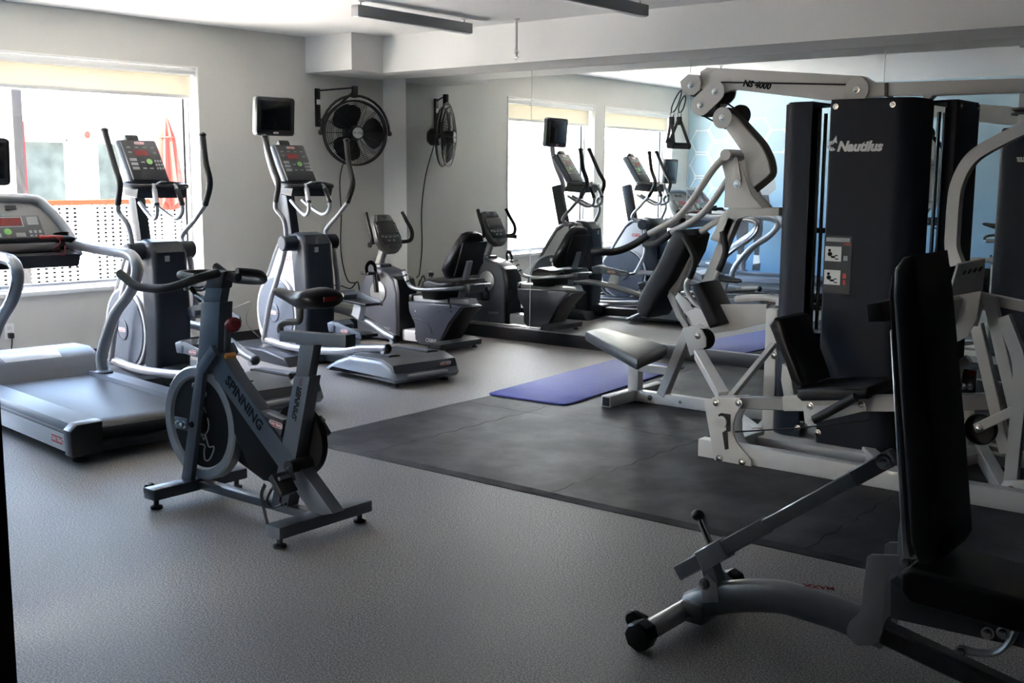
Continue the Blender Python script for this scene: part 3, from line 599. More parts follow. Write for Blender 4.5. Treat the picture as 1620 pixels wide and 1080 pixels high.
# ---------------------------------------------------------------- treadmill
def treadmill(loc, ang, label):
    t = thing('treadmill', label, 'treadmill', loc, PI-math.radians(ang), 'treadmills by the windows')
    obj('deck_frame', M().span((0.10, -0.40, 0.045), (1.55, 0.40, 0.165), 0.01), 'black', t)
    for sy in (1, -1):
        rl = obj('side_rail', M().prism([(sy*0.435, 0.06), (sy*0.445, 0.17), (sy*0.42, 0.205), (sy*0.29, 0.215), (sy*0.285, 0.19), (sy*0.40, 0.06)], 0.02, 1.58, 'x', 0.006), 'slate', t)
        obj('rail_trim', M().span((0.03, sy*0.436-0.005, 0.158), (1.56, sy*0.436+0.010, 0.172), 0.003), 'silver', rl)
        obj('rail_face', M().span((0.0, sy*0.438-0.006, 0.062), (1.56, sy*0.438+0.006, 0.155), 0.003), 'pale', rl)
        badge(rl, (0.17, sy*0.4445, 0.112), (-sy, 0, 0), (0, 0, 1), 0.16)
        obj('end_cap', M().prism([(sy*0.45, 0.05), (sy*0.455, 0.18), (sy*0.42, 0.212), (sy*0.285, 0.215), (sy*0.29, 0.05)], -0.02, 0.075, 'x', 0.012, 2), 'black', t)
        obj('levelling_foot', M().lathe([(0.04, 0), (0.04, 0.01), (0.014, 0.018), (0.014, 0.07)], (0.10, sy*0.36, 0), (0, 0, 1), 12), 'black', t)
    bl = M(); sec = [(0.055, 0.125), (0.035, 0.165), (0.07, 0.188), (0.15, 0.193), (1.50, 0.193), (1.50, 0.175), (0.15, 0.17), (0.10, 0.12)]
    bl.prism(sec, -0.283, 0.283, 'y', 0.004); obj('running_belt', bl, 'belt', t)
    obj('rear_roller', M().cyl((0.07, -0.285, 0.135), (0.07, 0.285, 0.135), 0.045, 18), 'matte', t)
    obj('rear_guard', M().span((0.015, -0.288, 0.05), (0.06, 0.288, 0.10), 0.008), 'black', t)
    hd = [(1.42, 0.18), (1.47, 0.235), (1.54, 0.30), (1.66, 0.345), (1.86, 0.34), (2.0, 0.27), (2.04, 0.14), (2.0, 0.06), (1.45, 0.06)]
    h = obj('motor_hood', M().prism(hd, -0.43, 0.43, 'y', 0.05, 4), 'slate', t)
    obj('hood_recess', M().box((1.60, 0.0, 0.318), (0.11, 0.36, 0.014), Matrix.Rotation(math.radians(-24), 3, 'Y'), 0.006), 'pale', h)
    # uprights sweeping back then forward as hand rails, one silver tube each side
    up_ = [(1.342, -0.345, 0.167), (1.361, -0.345, 0.326), (1.167, -0.345, 0.584), (0.933, -0.345, 0.75), (0.832, -0.345, 0.877), (0.873, -0.345, 0.96), (1.043, -0.345, 0.981), (1.389, -0.345, 0.987), (1.778, -0.345, 1.005)]
    for sy in (1, -1):
        p = [(x, sy*abs(y), z) for x, y, z in up_]
        u = obj('handrail', M().tube(p, 0.034, 12, 5), 'silver', t)
        obj('rail_groove', M().tube([(x-0.012, sy*(abs(y)+0.031), z) for x, y, z in up_[1:7]], 0.005, 6, 4), 'chrome', u)
        obj('upright_foot', M().lathe([(0.055, 0), (0.055, 0.012), (0.04, 0.02)], (p[0][0], p[0][1], 0.208), (0, 0, 1), 16), 'slate', u)
    # console: arched silver hoop around a grey face
    pl = math.radians(32); n = Vector((-math.cos(pl), 0, math.sin(pl))); uv = Vector((math.sin(pl), 0, math.cos(pl))); o = Vector((1.88, 0, 1.10))
    R = Matrix((n, Vector((0, 1, 0)), uv)).transposed()
    if R.determinant() < 0: R = Matrix((-n, Vector((0, 1, 0)), uv)).transposed()
    def cp(u, v, wz=0.0): return o + Vector((0, u, 0)) + uv*v + n*wz
    def pan(pts, w0, w1, bev=0.0):
        m = M(); A = [cp(a, b, w0) for a, b in pts]; return m.slab(A, n, w1-w0, bev)
    arch = [(-0.40, -0.13), (-0.36, 0.02), (-0.29, 0.15), (-0.20, 0.215), (0.20, 0.215), (0.29, 0.15), (0.36, 0.02), (0.40, -0.13)]
    cs = obj('console', pan([(-0.37, -0.15), (-0.33, 0.02), (-0.27, 0.14), (-0.18, 0.20), (0.18, 0.20), (0.27, 0.14), (0.33, 0.02), (0.37, -0.15)], -0.05, 0.0, 0.006), 'tgrey', t)
    obj('console_hoop', M().tube([cp(a, b, -0.01) for a, b in [(-0.40, -0.20)]+arch+[(0.40, -0.20)]], 0.036, 12, 4), 'silver', t)
    fp = obj('console_face', pan([(-0.23, -0.13), (-0.22, 0.09), (0.22, 0.09), (0.23, -0.13)], -0.002, 0.006, 0.002), 'grey', t)
    def chip(nm, u, v, su, sv, mt, w1=0.009): return obj(nm, pan([(u-su/2, v-sv/2), (u+su/2, v-sv/2), (u+su/2, v+sv/2), (u-su/2, v+sv/2)], 0.004, w1), mt, fp)
    chip('display_frame', 0, 0.045, 0.22, 0.075, 'greyprint', 0.0075); chip('display_window', 0, 0.045, 0.20, 0.058, 'redled')
    obj('start_button', M().lathe([(0.026, 0), (0.022, 0.006), (0, 0.007)], cp(0, -0.025, 0.005), n, 14), 'green', fp); obj('stop_button', M().lathe([(0.026, 0), (0.022, 0.006), (0, 0.007)], cp(0, -0.085, 0.005), n, 14), 'red', fp)
    for sy in (-1, 1):
        chip('label_block', sy*0.17, 0.05, 0.07, 0.06, 'greyprint')
        for k in range(3):
            for q in range(3): chip('key', sy*(0.14+0.03*q), -0.03-0.032*k, 0.018, 0.02, 'greyprint')
        chip('label_block', sy*0.075, -0.06, 0.06, 0.05, 'greyprint')
        chip('vent_slot', sy*0.06, 0.15, 0.07, 0.028, 'black')
    obj('reading_ledge', pan([(-0.28, -0.20), (-0.28, -0.135), (0.28, -0.135), (0.28, -0.20)], -0.02, 0.05, 0.01), 'black', t)
    gp = obj('grip_bar', M().tube([(1.720, -0.40, 1.0), (1.660, -0.30, 1.035), (1.645, -0.15, 1.04), (1.645, 0.15, 1.04), (1.660, 0.30, 1.035), (1.720, 0.40, 1.0)], 0.021, 10, 4), 'matte', t)
    obj('pulse_grip', M().tube([(1.650, -0.25, 1.042), (1.645, -0.10, 1.046)], 0.0225, 10, 1), 'redled', gp)
    obj('side_grip', M().tube([(1.720, -0.385, 1.0), (1.600, -0.40, 0.975)], 0.026, 10, 1), 'black', gp); obj('side_grip', M().tube([(1.720, 0.385, 1.0), (1.600, 0.40, 0.975)], 0.026, 10, 1), 'black', gp)
    obj('cup_holder', M().lathe([(0.04, 0), (0.045, 0.08), (0.05, 0.09), (0.0, 0.09)], (1.780, 0.31, 0.98), (0.2, 0, 1), 14), 'black', t)
    obj('cup_holder', M().lathe([(0.04, 0), (0.045, 0.08), (0.05, 0.09), (0.0, 0.09)], (1.780, -0.31, 0.98), (0.2, 0, 1), 14), 'black', t)
    obj('storage_tray', M().prism([(1.680, 0.86), (1.640, 0.94), (1.960, 0.975), (2.020, 0.88), (1.960, 0.85)], -0.37, 0.37, 'y', 0.015, 2), 'black', t)
    obj('safety_cord', M().tube([(1.630, -0.2, 1.06), (1.600, -0.22, 1.02), (1.620, -0.18, 0.97), (1.600, -0.24, 0.94), (1.630, -0.26, 1.0)], 0.0018, 5, 4), 'red', t)
    obj('crossbar', M().tube([(1.880, -0.40, 0.95), (1.920, -0.38, 0.94), (1.920, 0.38, 0.94), (1.880, 0.40, 0.95)], 0.03, 10, 2), 'silver', t)
    return t
t1 = treadmill((-5.06, 3.35, 0), 7, 'treadmill cut by the left edge, with a television above its console')
t2 = copy_tree(t1, (-5.62, 2.17, 0), PI-math.radians(2))
t2['label'] = 'treadmill without a television, nearest the blue wall, seen in the mirror'
television(t1, (2.12, 0.06, 1.52), -4, 0.0, [(2.17, 0.03, 1.46), (2.18, 0.03, 1.34), (2.12, 0.02, 1.16), (2.00, 0.0, 1.02)])

# ---------------------------------------------------------------- recumbent bike (local x forward, y towards the camera side)
def recumbent():
    t = thing('recumbent_bike', 'recumbent exercise bike with black seat in the corner below the fan', 'exercise bike', (-6.2, 7.04, 0), PI-math.radians(1))
    obj('rear_foot', M().prism([(-0.05, 0.03), (-0.055, 0.075), (0.06, 0.085), (0.09, 0.03)], -0.26, 0.26, 'y', 0.012, 2), 'grey', t)
    for y in (-0.22, 0.22): obj('levelling_foot', M().lathe([(0.025, 0), (0.025, 0.01), (0.01, 0.014), (0.01, 0.04)], (0.0, y, 0), (0, 0, 1), 10), 'black', t)
    obj('base_rail', M().prism([(0.10, 0.035), (0.12, 0.10), (0.30, 0.135), (0.95, 0.125), (0.98, 0.035)], -0.075, 0.075, 'y', 0.015, 2), 'pale', t)
    rear = [(0.45, 0.385), (0.44, 0.30), (0.375, 0.20), (0.37, 0.07), (0.33, 0.035), (0.10, 0.035), (0.055, 0.12), (-0.02, 0.24), (-0.16, 0.385), (-0.10, 0.40)]
    h = obj('rear_housing', M().prism(rear, -0.13, 0.13, 'y', 0.012, 2), 'bikegrey', t)
    obj('housing_spine', M().prism([(0.10, 0.04), (0.04, 0.10), (-0.05, 0.24), (-0.185, 0.38), (-0.13, 0.385), (0.0, 0.25), (0.10, 0.10)], -0.118, 0.118, 'y', 0.006), 'black', h)
    obj('housing_groove', M().tube([(0.40, 0.1315, 0.245), (0.30, 0.1315, 0.24), (0.20, 0.1315, 0.20), (0.165, 0.1315, 0.13)], 0.004, 6, 4), 'navy', h)
    text('CR800', h, 'print', (0.18, 0.1312, 0.075), (-1, 0, 0), (0, 0, 1), 0.045, 0.0004)
    for x, z in ((0.36, 0.31), (0.36, 0.12), (0.08, 0.33), (-0.05, 0.34), (0.08, 0.09), (0.30, 0.055)): bolt(h, (x, 0.131, z), (0, 1, 0), 0.006, 0.004)
    obj('seat_rail', M().prism([(0.48, 0.385), (0.48, 0.43), (-0.17, 0.445), (-0.19, 0.40)], -0.055, 0.055, 'y', 0.008), 'benchlight', t)
    obj('rail_cap', M().span((0.46, -0.07, 0.378), (0.50, 0.07, 0.44), 0.008), 'black', t)
    # seat: thick cushion with a rolled front, and the back pad
    st = [(0.21, 0.43), (0.235, 0.50), (0.22, 0.575), (0.15, 0.605), (0.02, 0.59), (-0.14, 0.60), (-0.16, 0.565), (-0.02, 0.525), (0.06, 0.43)]
    obj('seat', M().prism(st, -0.21, 0.21, 'y', 0.03, 3), 'vinyl', t)
    pm = Matrix.Translation(Vector((-0.10, 0, 0.79))) @ Matrix.Rotation(math.radians(-20), 4, 'Y')
    m = M(); m.prism([(0.13, -0.20), (0.205, -0.13), (0.215, -0.05), (0.15, 0.13), (0.10, 0.20), (0.05, 0.215), (-0.05, 0.215), (-0.10, 0.20), (-0.15, 0.13), (-0.215, -0.05), (-0.205, -0.13), (-0.13, -0.20)], -0.045, 0.04, 'x', 0.03, 4)
    # bend the pad so that its foot comes forward
    for v in m.b.verts: v.co.x += 0.35*max(0.0, -v.co.z-0.02)**1.3
    obj('back_pad', m.xf(pm), 'vinyl', t)
    obj('back_shell', M().box((0, 0, 0), (0.02, 0.30, 0.30), None, 0.008).xf(pm @ Matrix.Translation(Vector((-0.052, 0, 0.0)))), 'matte', t)
    obj('back_post', M().bar((-0.06, 0.02, 0.43), (-0.155, 0.02, 0.76), 0.07, 0.03, (1, 0, 0), 0.006), 'greyprint', t)
    # side hand grips
    p = [(0.345, 0.28, 0.655), (0.30, 0.28, 0.575), (0.26, 0.28, 0.535), (0.15, 0.28, 0.52), (-0.05, 0.275, 0.535), (-0.16, 0.22, 0.545), (-0.17, 0.0, 0.545), (-0.16, -0.22, 0.545), (-0.05, -0.275, 0.535), (0.15, -0.28, 0.52), (0.26, -0.28, 0.535), (0.30, -0.28, 0.575), (0.345, -0.28, 0.655)]
    hb = obj('side_handlebar', M().tube(p, 0.016, 10, 4), 'silver', t)
    for sy in (1, -1):
        obj('pulse_grip', M().tube([(0.35, sy*0.28, 0.665), (0.305, sy*0.28, 0.583)], 0.0185, 10, 1), 'pale', hb)
        for q in (0.0, 0.45, 1.0): obj('grip_collar', M().tube([(0.352-0.05*q, sy*0.28, 0.668-0.088*q), (0.346-0.05*q, sy*0.28, 0.657-0.088*q)], 0.020, 10, 1), 'black', hb)
    obj('handle_clamp', M().span((-0.23, -0.10, 0.50), (-0.11, 0.10, 0.57), 0.015), 'grey', t)
    obj('seat_lever', M().tube([(-0.02, 0.12, 0.45), (-0.06, 0.17, 0.42), (-0.10, 0.19, 0.38), (-0.03, 0.19, 0.37)], 0.008, 7, 4), 'black', t)
    # front housing with crank, pedals, neck and console
    fr = [(0.60, 0.03), (0.60, 0.44), (0.63, 0.55), (0.72, 0.62), (0.86, 0.655), (0.98, 0.60), (1.06, 0.48), (1.12, 0.30), (1.10, 0.03)]
    fh = obj('front_housing', M().prism(fr, -0.12, 0.12, 'y', 0.02, 3), 'bikegrey', t)
    obj('housing_back', M().prism([(0.575, 0.03), (0.57, 0.46), (0.60, 0.56), (0.66, 0.585), (0.66, 0.03)], -0.11, 0.11, 'y', 0.015, 2), 'black', fh)
    for sy in (1, -1):
        dk = obj('crank_cover', M().lathe([(0.095, 0), (0.095, 0.012), (0.085, 0.016), (0.0, 0.018)], (0.82, sy*0.118, 0.44), (0, sy, 0), 24), 'silver', fh)
        text('TRIMAX', fh, 'greyprint', (0.74, sy*0.1212, 0.13), (-sy, 0, 0), (0, 0, 1), 0.035, 0.0004)
        kx, kz = (0.02, 0.17) if sy > 0 else (-0.02, -0.17)
        obj('crank', M().bar((0.82, sy*0.15, 0.44), (0.82+kx, sy*0.15, 0.44+kz), 0.018, 0.034, (1, 0, 0), 0.004), 'black', t)
        pd = obj('pedal', M().box((0.82+kx, sy*0.215, 0.44+kz), (0.10, 0.10, 0.028), None, 0.008), 'black', t)
        obj('pedal_strap', M().strip([(0.82+kx-0.04, sy*0.17, 0.44+kz), (0.82+kx-0.03, sy*0.175, 0.44+kz+0.07), (0.82+kx-0.02, sy*0.215, 0.44+kz+0.095), (0.82+kx-0.02, sy*0.258, 0.44+kz+0.06), (0.82+kx-0.03, sy*0.262, 0.44+kz)], 0.035, 0.004, (1, 0, 0)), 'matte', pd)
    obj('front_foot', M().prism([(1.02, 0.03), (1.03, 0.085), (1.12, 0.075), (1.13, 0.03)], -0.26, 0.26, 'y', 0.012, 2), 'grey', t)
    for y in (-0.22, 0.22): obj('levelling_foot', M().lathe([(0.025, 0), (0.025, 0.01), (0.01, 0.014), (0.01, 0.04)], (1.08, y, 0), (0, 0, 1), 10), 'black', t)
    obj('neck_collar', M().span((0.84, -0.075, 0.60), (1.0, 0.075, 0.68), 0.02), 'bikegrey', t)
    obj('neck', M().bar((0.955, 0, 0.62), (0.86, 0, 0.84), 0.06, 0.07, (1, 0, 0), 0.012), 'silver', t)
    R = Matrix.Rotation(math.radians(26), 3, 'Y'); n = R @ Vector((-1, 0, 0)); u = R @ Vector((0, 0, 1)); o = Vector((0.83, 0, 0.955))
    def cpt(a, b, w0): return o + Vector((0, a, 0)) + u*b + n*w0
    def face(pts, w0, w1, bev=0.0): return M().slab([cpt(a, b, w0) for a, b in pts], n, w1-w0, bev)
    cs = obj('console', face([(-0.085, 0.17), (0.085, 0.17), (0.13, 0.08), (0.15, -0.05), (0.12, -0.14), (0.05, -0.19), (-0.05, -0.19), (-0.12, -0.14), (-0.15, -0.05), (-0.13, 0.08)], -0.05, 0.012, 0.012), 'grey', t)
    obj('console_face', face([(-0.12, 0.085), (0.12, 0.085), (0.125, -0.02), (-0.125, -0.02)], 0.010, 0.02, 0.003), 'panel', cs)
    obj('console_hood', face([(-0.08, 0.155), (0.08, 0.155), (0.10, 0.10), (-0.10, 0.10)], 0.010, 0.03, 0.006), 'grey', cs)
    obj('hood_slot', face([(-0.035, 0.148), (0.035, 0.148), (0.0, 0.112)], 0.028, 0.033), 'black', cs)
    obj('key_panel', face([(-0.12, -0.03), (0.12, -0.03), (0.085, -0.115), (-0.085, -0.115)], 0.010, 0.022, 0.004), 'panel', cs)
    for a, b in ((-0.05, -0.05), (0.0, -0.05), (0.05, -0.05), (-0.03, -0.085), (0.03, -0.085), (0.09, -0.045), (-0.09, -0.045)): obj('key', face([(a-0.014, b-0.008), (a+0.014, b-0.008), (a+0.014, b+0.008), (a-0.014, b+0.008)], 0.021, 0.024), 'greyprint', cs)
    for b in (0.06, 0.04, 0.02, 0.0):
        for a in (-0.105, 0.105): obj('key', face([(a-0.012, b-0.004), (a+0.012, b-0.004), (a+0.012, b+0.004), (a-0.012, b+0.004)], 0.019, 0.021), 'greyprint', cs)
    obj('bottle_well', face([(-0.05, -0.125), (0.05, -0.125), (0.03, -0.165), (-0.03, -0.165)], 0.011, 0.014), 'black', cs)
    for sy in (1, -1):
        obj('handlebar', M().tube([(0.90, sy*0.08, 0.87), (0.84, sy*0.20, 0.865), (0.77, sy*0.235, 0.885), (0.77, sy*0.25, 0.96), (0.82, sy*0.235, 1.05), (0.86, sy*0.22, 1.13)], 0.017, 10, 4), 'matte', t)
    obj('rest_grip', M().tube([(0.84, 0.19, 0.865), (0.76, 0.27, 0.855)], 0.02, 10, 1), 'matte', t)
    obj('power_cable', M().tube([(0.58, -0.08, 0.36), (0.53, -0.10, 0.36), (0.52, -0.10, 0.26), (0.56, -0.09, 0.20)], 0.006, 6, 4), 'black', t)
    return t
recumbent()
# ---------------------------------------------------------------- spin bike
def spinbike():
    t = thing('spin_bike', 'grey indoor spin bike with silver signed flywheel, alone on the open floor', 'spin bike', (-3.35, 2.98, 0), PI)
    # stabilisers on the floor, square tube between them
    fx = [(0.974, 0.171, 0.06), (0.815, 0.299, 0.06)]
    fr = obj('front_stabiliser', M().span((0.79, -0.245, 0.045), (0.87, 0.255, 0.095), 0.006), 'spin', t)
    rr = obj('rear_stabiliser', M().span((-0.035, -0.245, 0.045), (0.05, 0.255, 0.095), 0.006), 'spin', t)
    obj('floor_tube', M().span((0.03, -0.028, 0.052), (0.81, 0.028, 0.088), 0.005), 'spin', t)
    for par, x in ((fr, 0.83), (rr, 0.008)):
        for y in (-0.21, 0.22): obj('levelling_foot', M().lathe([(0.026, 0), (0.028, 0.012), (0.012, 0.018), (0.012, 0.05)], (x, y, 0), (0, 0, 1), 12), 'black', par)
    wh = obj('transport_wheel', M().lathe([(0.0, 0), (0.030, 0), (0.036, 0.006), (0.036, 0.024), (0.030, 0.03), (0.0, 0.03)], (0.895, 0.19, 0.065), (0, 1, 0), 20), 'black', fr)
    obj('wheel_bracket', M().bar((0.865, 0.185, 0.07), (0.90, 0.185, 0.066), 0.006, 0.03), 'greyprint', wh)
    # frame: front fork post, head tube, down tube, seat tube, gusset plate
    obj('fork_post', M().prism([(0.877, 0.068), (0.801, 0.082), (0.681, 0.589), (0.588, 0.682), (0.621, 0.722), (0.728, 0.626)], 0.036, 0.062, 'y', 0.004), 'spin', t)
    obj('fork_post', M().prism([(0.877, 0.068), (0.801, 0.082), (0.681, 0.589), (0.588, 0.682), (0.621, 0.722), (0.728, 0.626)], -0.062, -0.036, 'y', 0.004), 'spin', t)
    hd = M(); hd.prism([(0.761, 0.61), (0.714, 0.898), (0.586, 0.907), (0.617, 0.64), (0.686, 0.585)], -0.036, 0.036, 'y', 0.005); ht = obj('head_tube', hd, 'spin', t)
    dt = [(0.719, 0.637), (0.593, 0.689), (0.498, 0.59), (-0.094, 0.112), (0.019, 0.077)]
    obj('down_tube', M().prism(dt, -0.033, 0.033, 'y', 0.005), 'spin', t)
    stb = [(0.124, 0.639), (0.029, 0.65), (0.187, 0.074), (0.292, 0.062)]
    obj('seat_tube', M().prism(stb, -0.031, 0.031, 'y', 0.004), 'spin', t)
    gp = obj('gusset_plate', M().prism([(0.391, 0.447), (0.209, 0.437), (0.26, 0.264), (0.307, 0.289)], -0.012, 0.020, 'y'), 'spin', t)
    obj('gusset_top', M().prism([(0.395, 0.455), (0.362, 0.47), (0.205, 0.449), (0.21, 0.432)], -0.026, 0.026, 'y', 0.003), 'grey', t)
    g = [(0.255, 0.022, 0.423), (0.402, 0.022, 0.432), (0.317, 0.022, 0.498)]
    badge(gp, (g[0][0], 0.0205, g[0][2]), (-1, 0, -0.12), (0, 0, 1), 0.085)
    # black guards around wheel and chain
    obj('frame_guard', M().prism([(0.664, 0.592), (0.56, 0.568), (0.131, 0.205), (0.252, 0.157), (0.423, 0.196), (0.609, 0.459)], -0.02, 0.026, 'y', 0.006), 'spinblack', t)
    obj('chain_guard', M().prism([(0.68, 0.437), (0.504, 0.46), (0.176, 0.45), (0.156, 0.346), (0.191, 0.232), (0.286, 0.147), (0.432, 0.136), (0.602, 0.192)], -0.075, -0.045, 'y', 0.012, 2), 'spinblack', t)
    obj('chain_disc', M().lathe([(0.15, 0), (0.15, 0.03), (0.12, 0.04), (0, 0.04)], (0.185, -0.035, 0.355), (0, -1, 0), 30), 'spinblack', t)
    # flywheel
    fc = (0.775, 0.355); Rw = 0.255
    fw = M(); fw.lathe([(Rw-0.055, -0.010), (Rw-0.045, -0.026), (Rw-0.008, -0.028), (Rw, -0.022), (Rw, 0.022), (Rw-0.008, 0.028), (Rw-0.045, 0.026), (Rw-0.055, 0.010)], (fc[0], 0, fc[1]), (0, 1, 0), 48, False)
    wl_ = obj('flywheel', fw, 'silver', t)
    obj('wheel_web', M().lathe([(0.0, -0.012), (Rw-0.05, -0.012), (Rw-0.05, 0.012), (0.0, 0.012)], (fc[0], 0, fc[1]), (0, 1, 0), 40, False), 'spinblack', wl_)
    obj('wheel_hub', M().lathe([(0.045, 0.012), (0.045, 0.022), (0.025, 0.026), (0.012, 0.07), (0.0, 0.07)], (fc[0], 0, fc[1]), (0, 1, 0), 20), 'spinblack', wl_)
    def squig(pp, nm='signature_stroke'): obj(nm, M().tube([(fc[0]+a, 0.0135, fc[1]+b) for a, b in pp], 0.0035, 5, 5), 'benchlight', wl_)
    squig([(0.055, 0.155), (0.05, 0.17), (0.03, 0.165), (0.035, 0.10), (0.05, 0.085)]); squig([(0.03, 0.165), (-0.01, 0.165), (-0.045, 0.135), (-0.01, 0.105), (-0.02, 0.08), (-0.04, 0.05)])
    squig([(0.04, 0.075), (0.02, 0.07), (0.01, 0.05), (-0.005, 0.06), (-0.02, 0.05)]); squig([(0.03, -0.06), (0.015, -0.07), (0.0, -0.045), (-0.015, -0.075), (-0.03, -0.05)])
    squig([(-0.03, -0.05), (-0.05, -0.10), (-0.085, -0.095), (-0.08, -0.12), (-0.05, -0.16), (-0.02, -0.165), (-0.015, -0.13), (-0.02, -0.10), (0.03, -0.10)]); squig(ring_pts_xz(0.055, 2.6, 5.2))
    squig(ring_pts_xz(0.21, -1.0, 2.4), 'wheel_stripe')
    ax = obj('axle_plate', M().box((fc[0]+0.055, 0.078, fc[1]), (0.09, 0.006, 0.055), None, 0.002), 'spin', t); bolt(ax, (fc[0]+0.03, 0.08, fc[1]), (0, 1, 0), 0.012, 0.02); bolt(ax, (fc[0]+0.075, 0.08, fc[1]), (0, 1, 0), 0.008, 0.012)
    # handlebar post and bar
    q = [(0.724, 0.885), (0.676, 1.017), (0.563, 1.024), (0.608, 0.894)]
    obj('bar_post', M().prism(q, -0.022, 0.022, 'y', 0.003), 'spin', t)
    obj('bar_clamp', M().prism([(0.693, 0.959), (0.667, 1.028), (0.554, 1.04), (0.583, 0.966)], -0.03, 0.03, 'y', 0.004), 'black', t)
    kb = obj('adjust_knob', M().box((0.80, 0.0, 0.925), (0.018, 0.09, 0.022), Matrix.Rotation(0.9, 3, 'X'), 0.008, 2), 'black', t); obj('knob_shaft', M().cyl((0.70, 0, 0.895), (0.80, 0, 0.925), 0.011, 12), 'steel', kb)
    zz = 1.005
    bn = [(0.50, 0.03, zz+0.01), (0.62, 0.02, zz+0.015)]
    B = [(0.574, 0.05, 1.033), (0.563, 0.16, 1.017), (0.65, 0.245, 0.978), (0.798, 0.245, 0.971), (0.878, 0.25, 0.977), (0.988, 0.25, 1.022)]
    obj('handlebar', M().tube(B, 0.0185, 10, 5), 'matte', t)
    B2 = [(p[0], -p[1], p[2]+0.0) for p in B]
    obj('handlebar', M().tube(B2, 0.0185, 10, 5), 'matte', t)
    obj('bar_stub', M().tube([(0.50, 0.0, 1.015), (0.62, 0.0, 1.022), (0.70, 0.0, 1.02)], 0.0185, 10, 2), 'matte', t)
    obj('bar_loop', M().tube([(0.66, 0.10, 1.012), (0.80, 0.075, 1.014), (0.85, 0.0, 1.013), (0.80, -0.075, 1.014), (0.66, -0.10, 1.012)], 0.0165, 10, 5), 'matte', t)
    bh = M(); bh.tube([(0.74, -0.055, 1.0), (0.80, -0.05, 0.955), (0.86, 0, 0.945), (0.80, 0.05, 0.955), (0.74, 0.055, 1.0)], 0.007, 7, 4); bh.tube([(0.68, 0.0, 1.01), (0.74, 0.0, 0.95), (0.83, 0.0, 0.945)], 0.007, 7, 4); obj('bottle_cage', bh, 'black', t)
    # resistance knob on the down tube
    rk = obj('resistance_knob', M().lathe([(0.012, 0), (0.030, 0.012), (0.034, 0.035), (0.026, 0.055), (0, 0.058)], (0.575, 0.0, 0.80), (-0.75, 0, 0.3), 18), 'redled', t); obj('knob_rod', M().cyl((0.60, 0, 0.80), (0.615, 0, 0.66), 0.006, 8), 'steel', rk)
    obj('orange_tag', M().box((0.582, 0.0, 0.665), (0.05, 0.055, 0.02), Matrix.Rotation(0.8, 3, 'Y'), 0.004), 'orange', t)
    # seat post, slider, saddle
    obj('seat_post', M().prism([(0.097, 0.769), (0.01, 0.777), (0.048, 0.641), (0.128, 0.632)], -0.022, 0.022, 'y', 0.003), 'spin', t)
    sl = obj('seat_slider', M().prism([(0.215, 0.817), (0.217, 0.773), (-0.178, 0.788), (-0.179, 0.833)], -0.024, 0.024, 'y', 0.003), 'spin', t)
    obj('slider_cap', M().prism([(-0.076, 0.831), (-0.074, 0.781), (-0.178, 0.786), (-0.179, 0.835)], -0.027, 0.027, 'y', 0.003), 'spin', sl)
    obj('saddle_stem', M().tube([(0.236, -0, 0.805), (0.235, -0, 0.832), (0.203, -0, 0.85), (0.14, -0, 0.858), (0.117, -0, 0.87), (0.112, -0, 0.914)], 0.014, 10, 4), 'grey', t)
    sx = lambda v: v
    rings = [(0.265, 0.975, 0.016, 0.010), (0.24, 0.974, 0.026, 0.017), (0.18, 0.962, 0.030, 0.022), (0.12, 0.953, 0.042, 0.030), (0.05, 0.962, 0.082, 0.036), (0.0, 0.970, 0.100, 0.038), (-0.045, 0.968, 0.092, 0.034), (-0.065, 0.962, 0.070, 0.022)]
    m = M(); Rn = []
    for x, z, ry, rz in rings: Rn.append([m.b.verts.new((x, ry*math.cos(2*PI*k/16), z+rz*math.sin(2*PI*k/16)*(1 if math.sin(2*PI*k/16) > 0 else 1.25))) for k in range(16)])
    for A, B_ in zip(Rn, Rn[1:]):
        for j in range(16): m.b.faces.new((A[j], A[(j+1) % 16], B_[(j+1) % 16], B_[j]))
    m.b.faces.new(Rn[0][::-1]); m.b.faces.new(Rn[-1])
    sa = obj('saddle', m, 'vinyl', t, angle=80)
    obj('saddle_patch', M().box((-0.066, 0.0, 0.965), (0.006, 0.07, 0.02), None, 0.002), 'redled', sa)
    pk = obj('adjust_knob', M().box((0.165, 0, 0.615), (0.016, 0.075, 0.02), Matrix.Rotation(1.0, 3, 'X'), 0.007, 2), 'black', t); obj('knob_shaft', M().cyl((0.08, 0, 0.60), (0.165, 0, 0.615), 0.015, 12), 'greyprint', pk)
    # cranks, pedals with toe cages and straps
    bb = (0.115, 0.275)
    for sy, (kx, kz) in ((1, (-0.035, -0.05)), (-1, (0.06, 0.12))):
        cr = obj('crank', M().bar((bb[0], sy*0.075, bb[1]), (bb[0]+kx, sy*0.085, bb[1]+kz), 0.016, 0.03, (1, 0, 0), 0.004), 'black', t)
        px, pz, py = bb[0]+kx, bb[1]+kz, sy*0.135
        R = Matrix.Rotation(math.radians(-48), 3, 'Y')
        pd = obj('pedal', M().box((px, py, pz), (0.095, 0.085, 0.03), R, 0.006), 'black', t)
        cg = M()
        for yy in (-0.035, 0.035): cg.tube([(px+0.03, py+yy, pz-0.02), (px+0.06, py+yy, pz-0.07), (px+0.045, py+yy*0.6, pz-0.10), (px-0.0, py+yy*0.3, pz-0.085)], 0.006, 6, 4)
        obj('toe_cage', cg, 'black', pd)
        cl = M()
        for k in range(3): cl.box((px-0.01+0.02*k, py, pz+0.028-0.022*k), (0.016, 0.06, 0.014), R, 0.003)
        obj('cleat_plate', cl, 'grey', pd)
        obj('toe_strap', M().strip([(px+0.05, py+0.05*sy, pz+0.0), (px+0.075, py+0.05*sy, pz-0.05), (px+0.06, py+0.045*sy, pz-0.13), (px+0.045, py+0.045*sy, pz-0.17)], 0.016, 0.003, (0, 1, 0)), 'matte', pd)
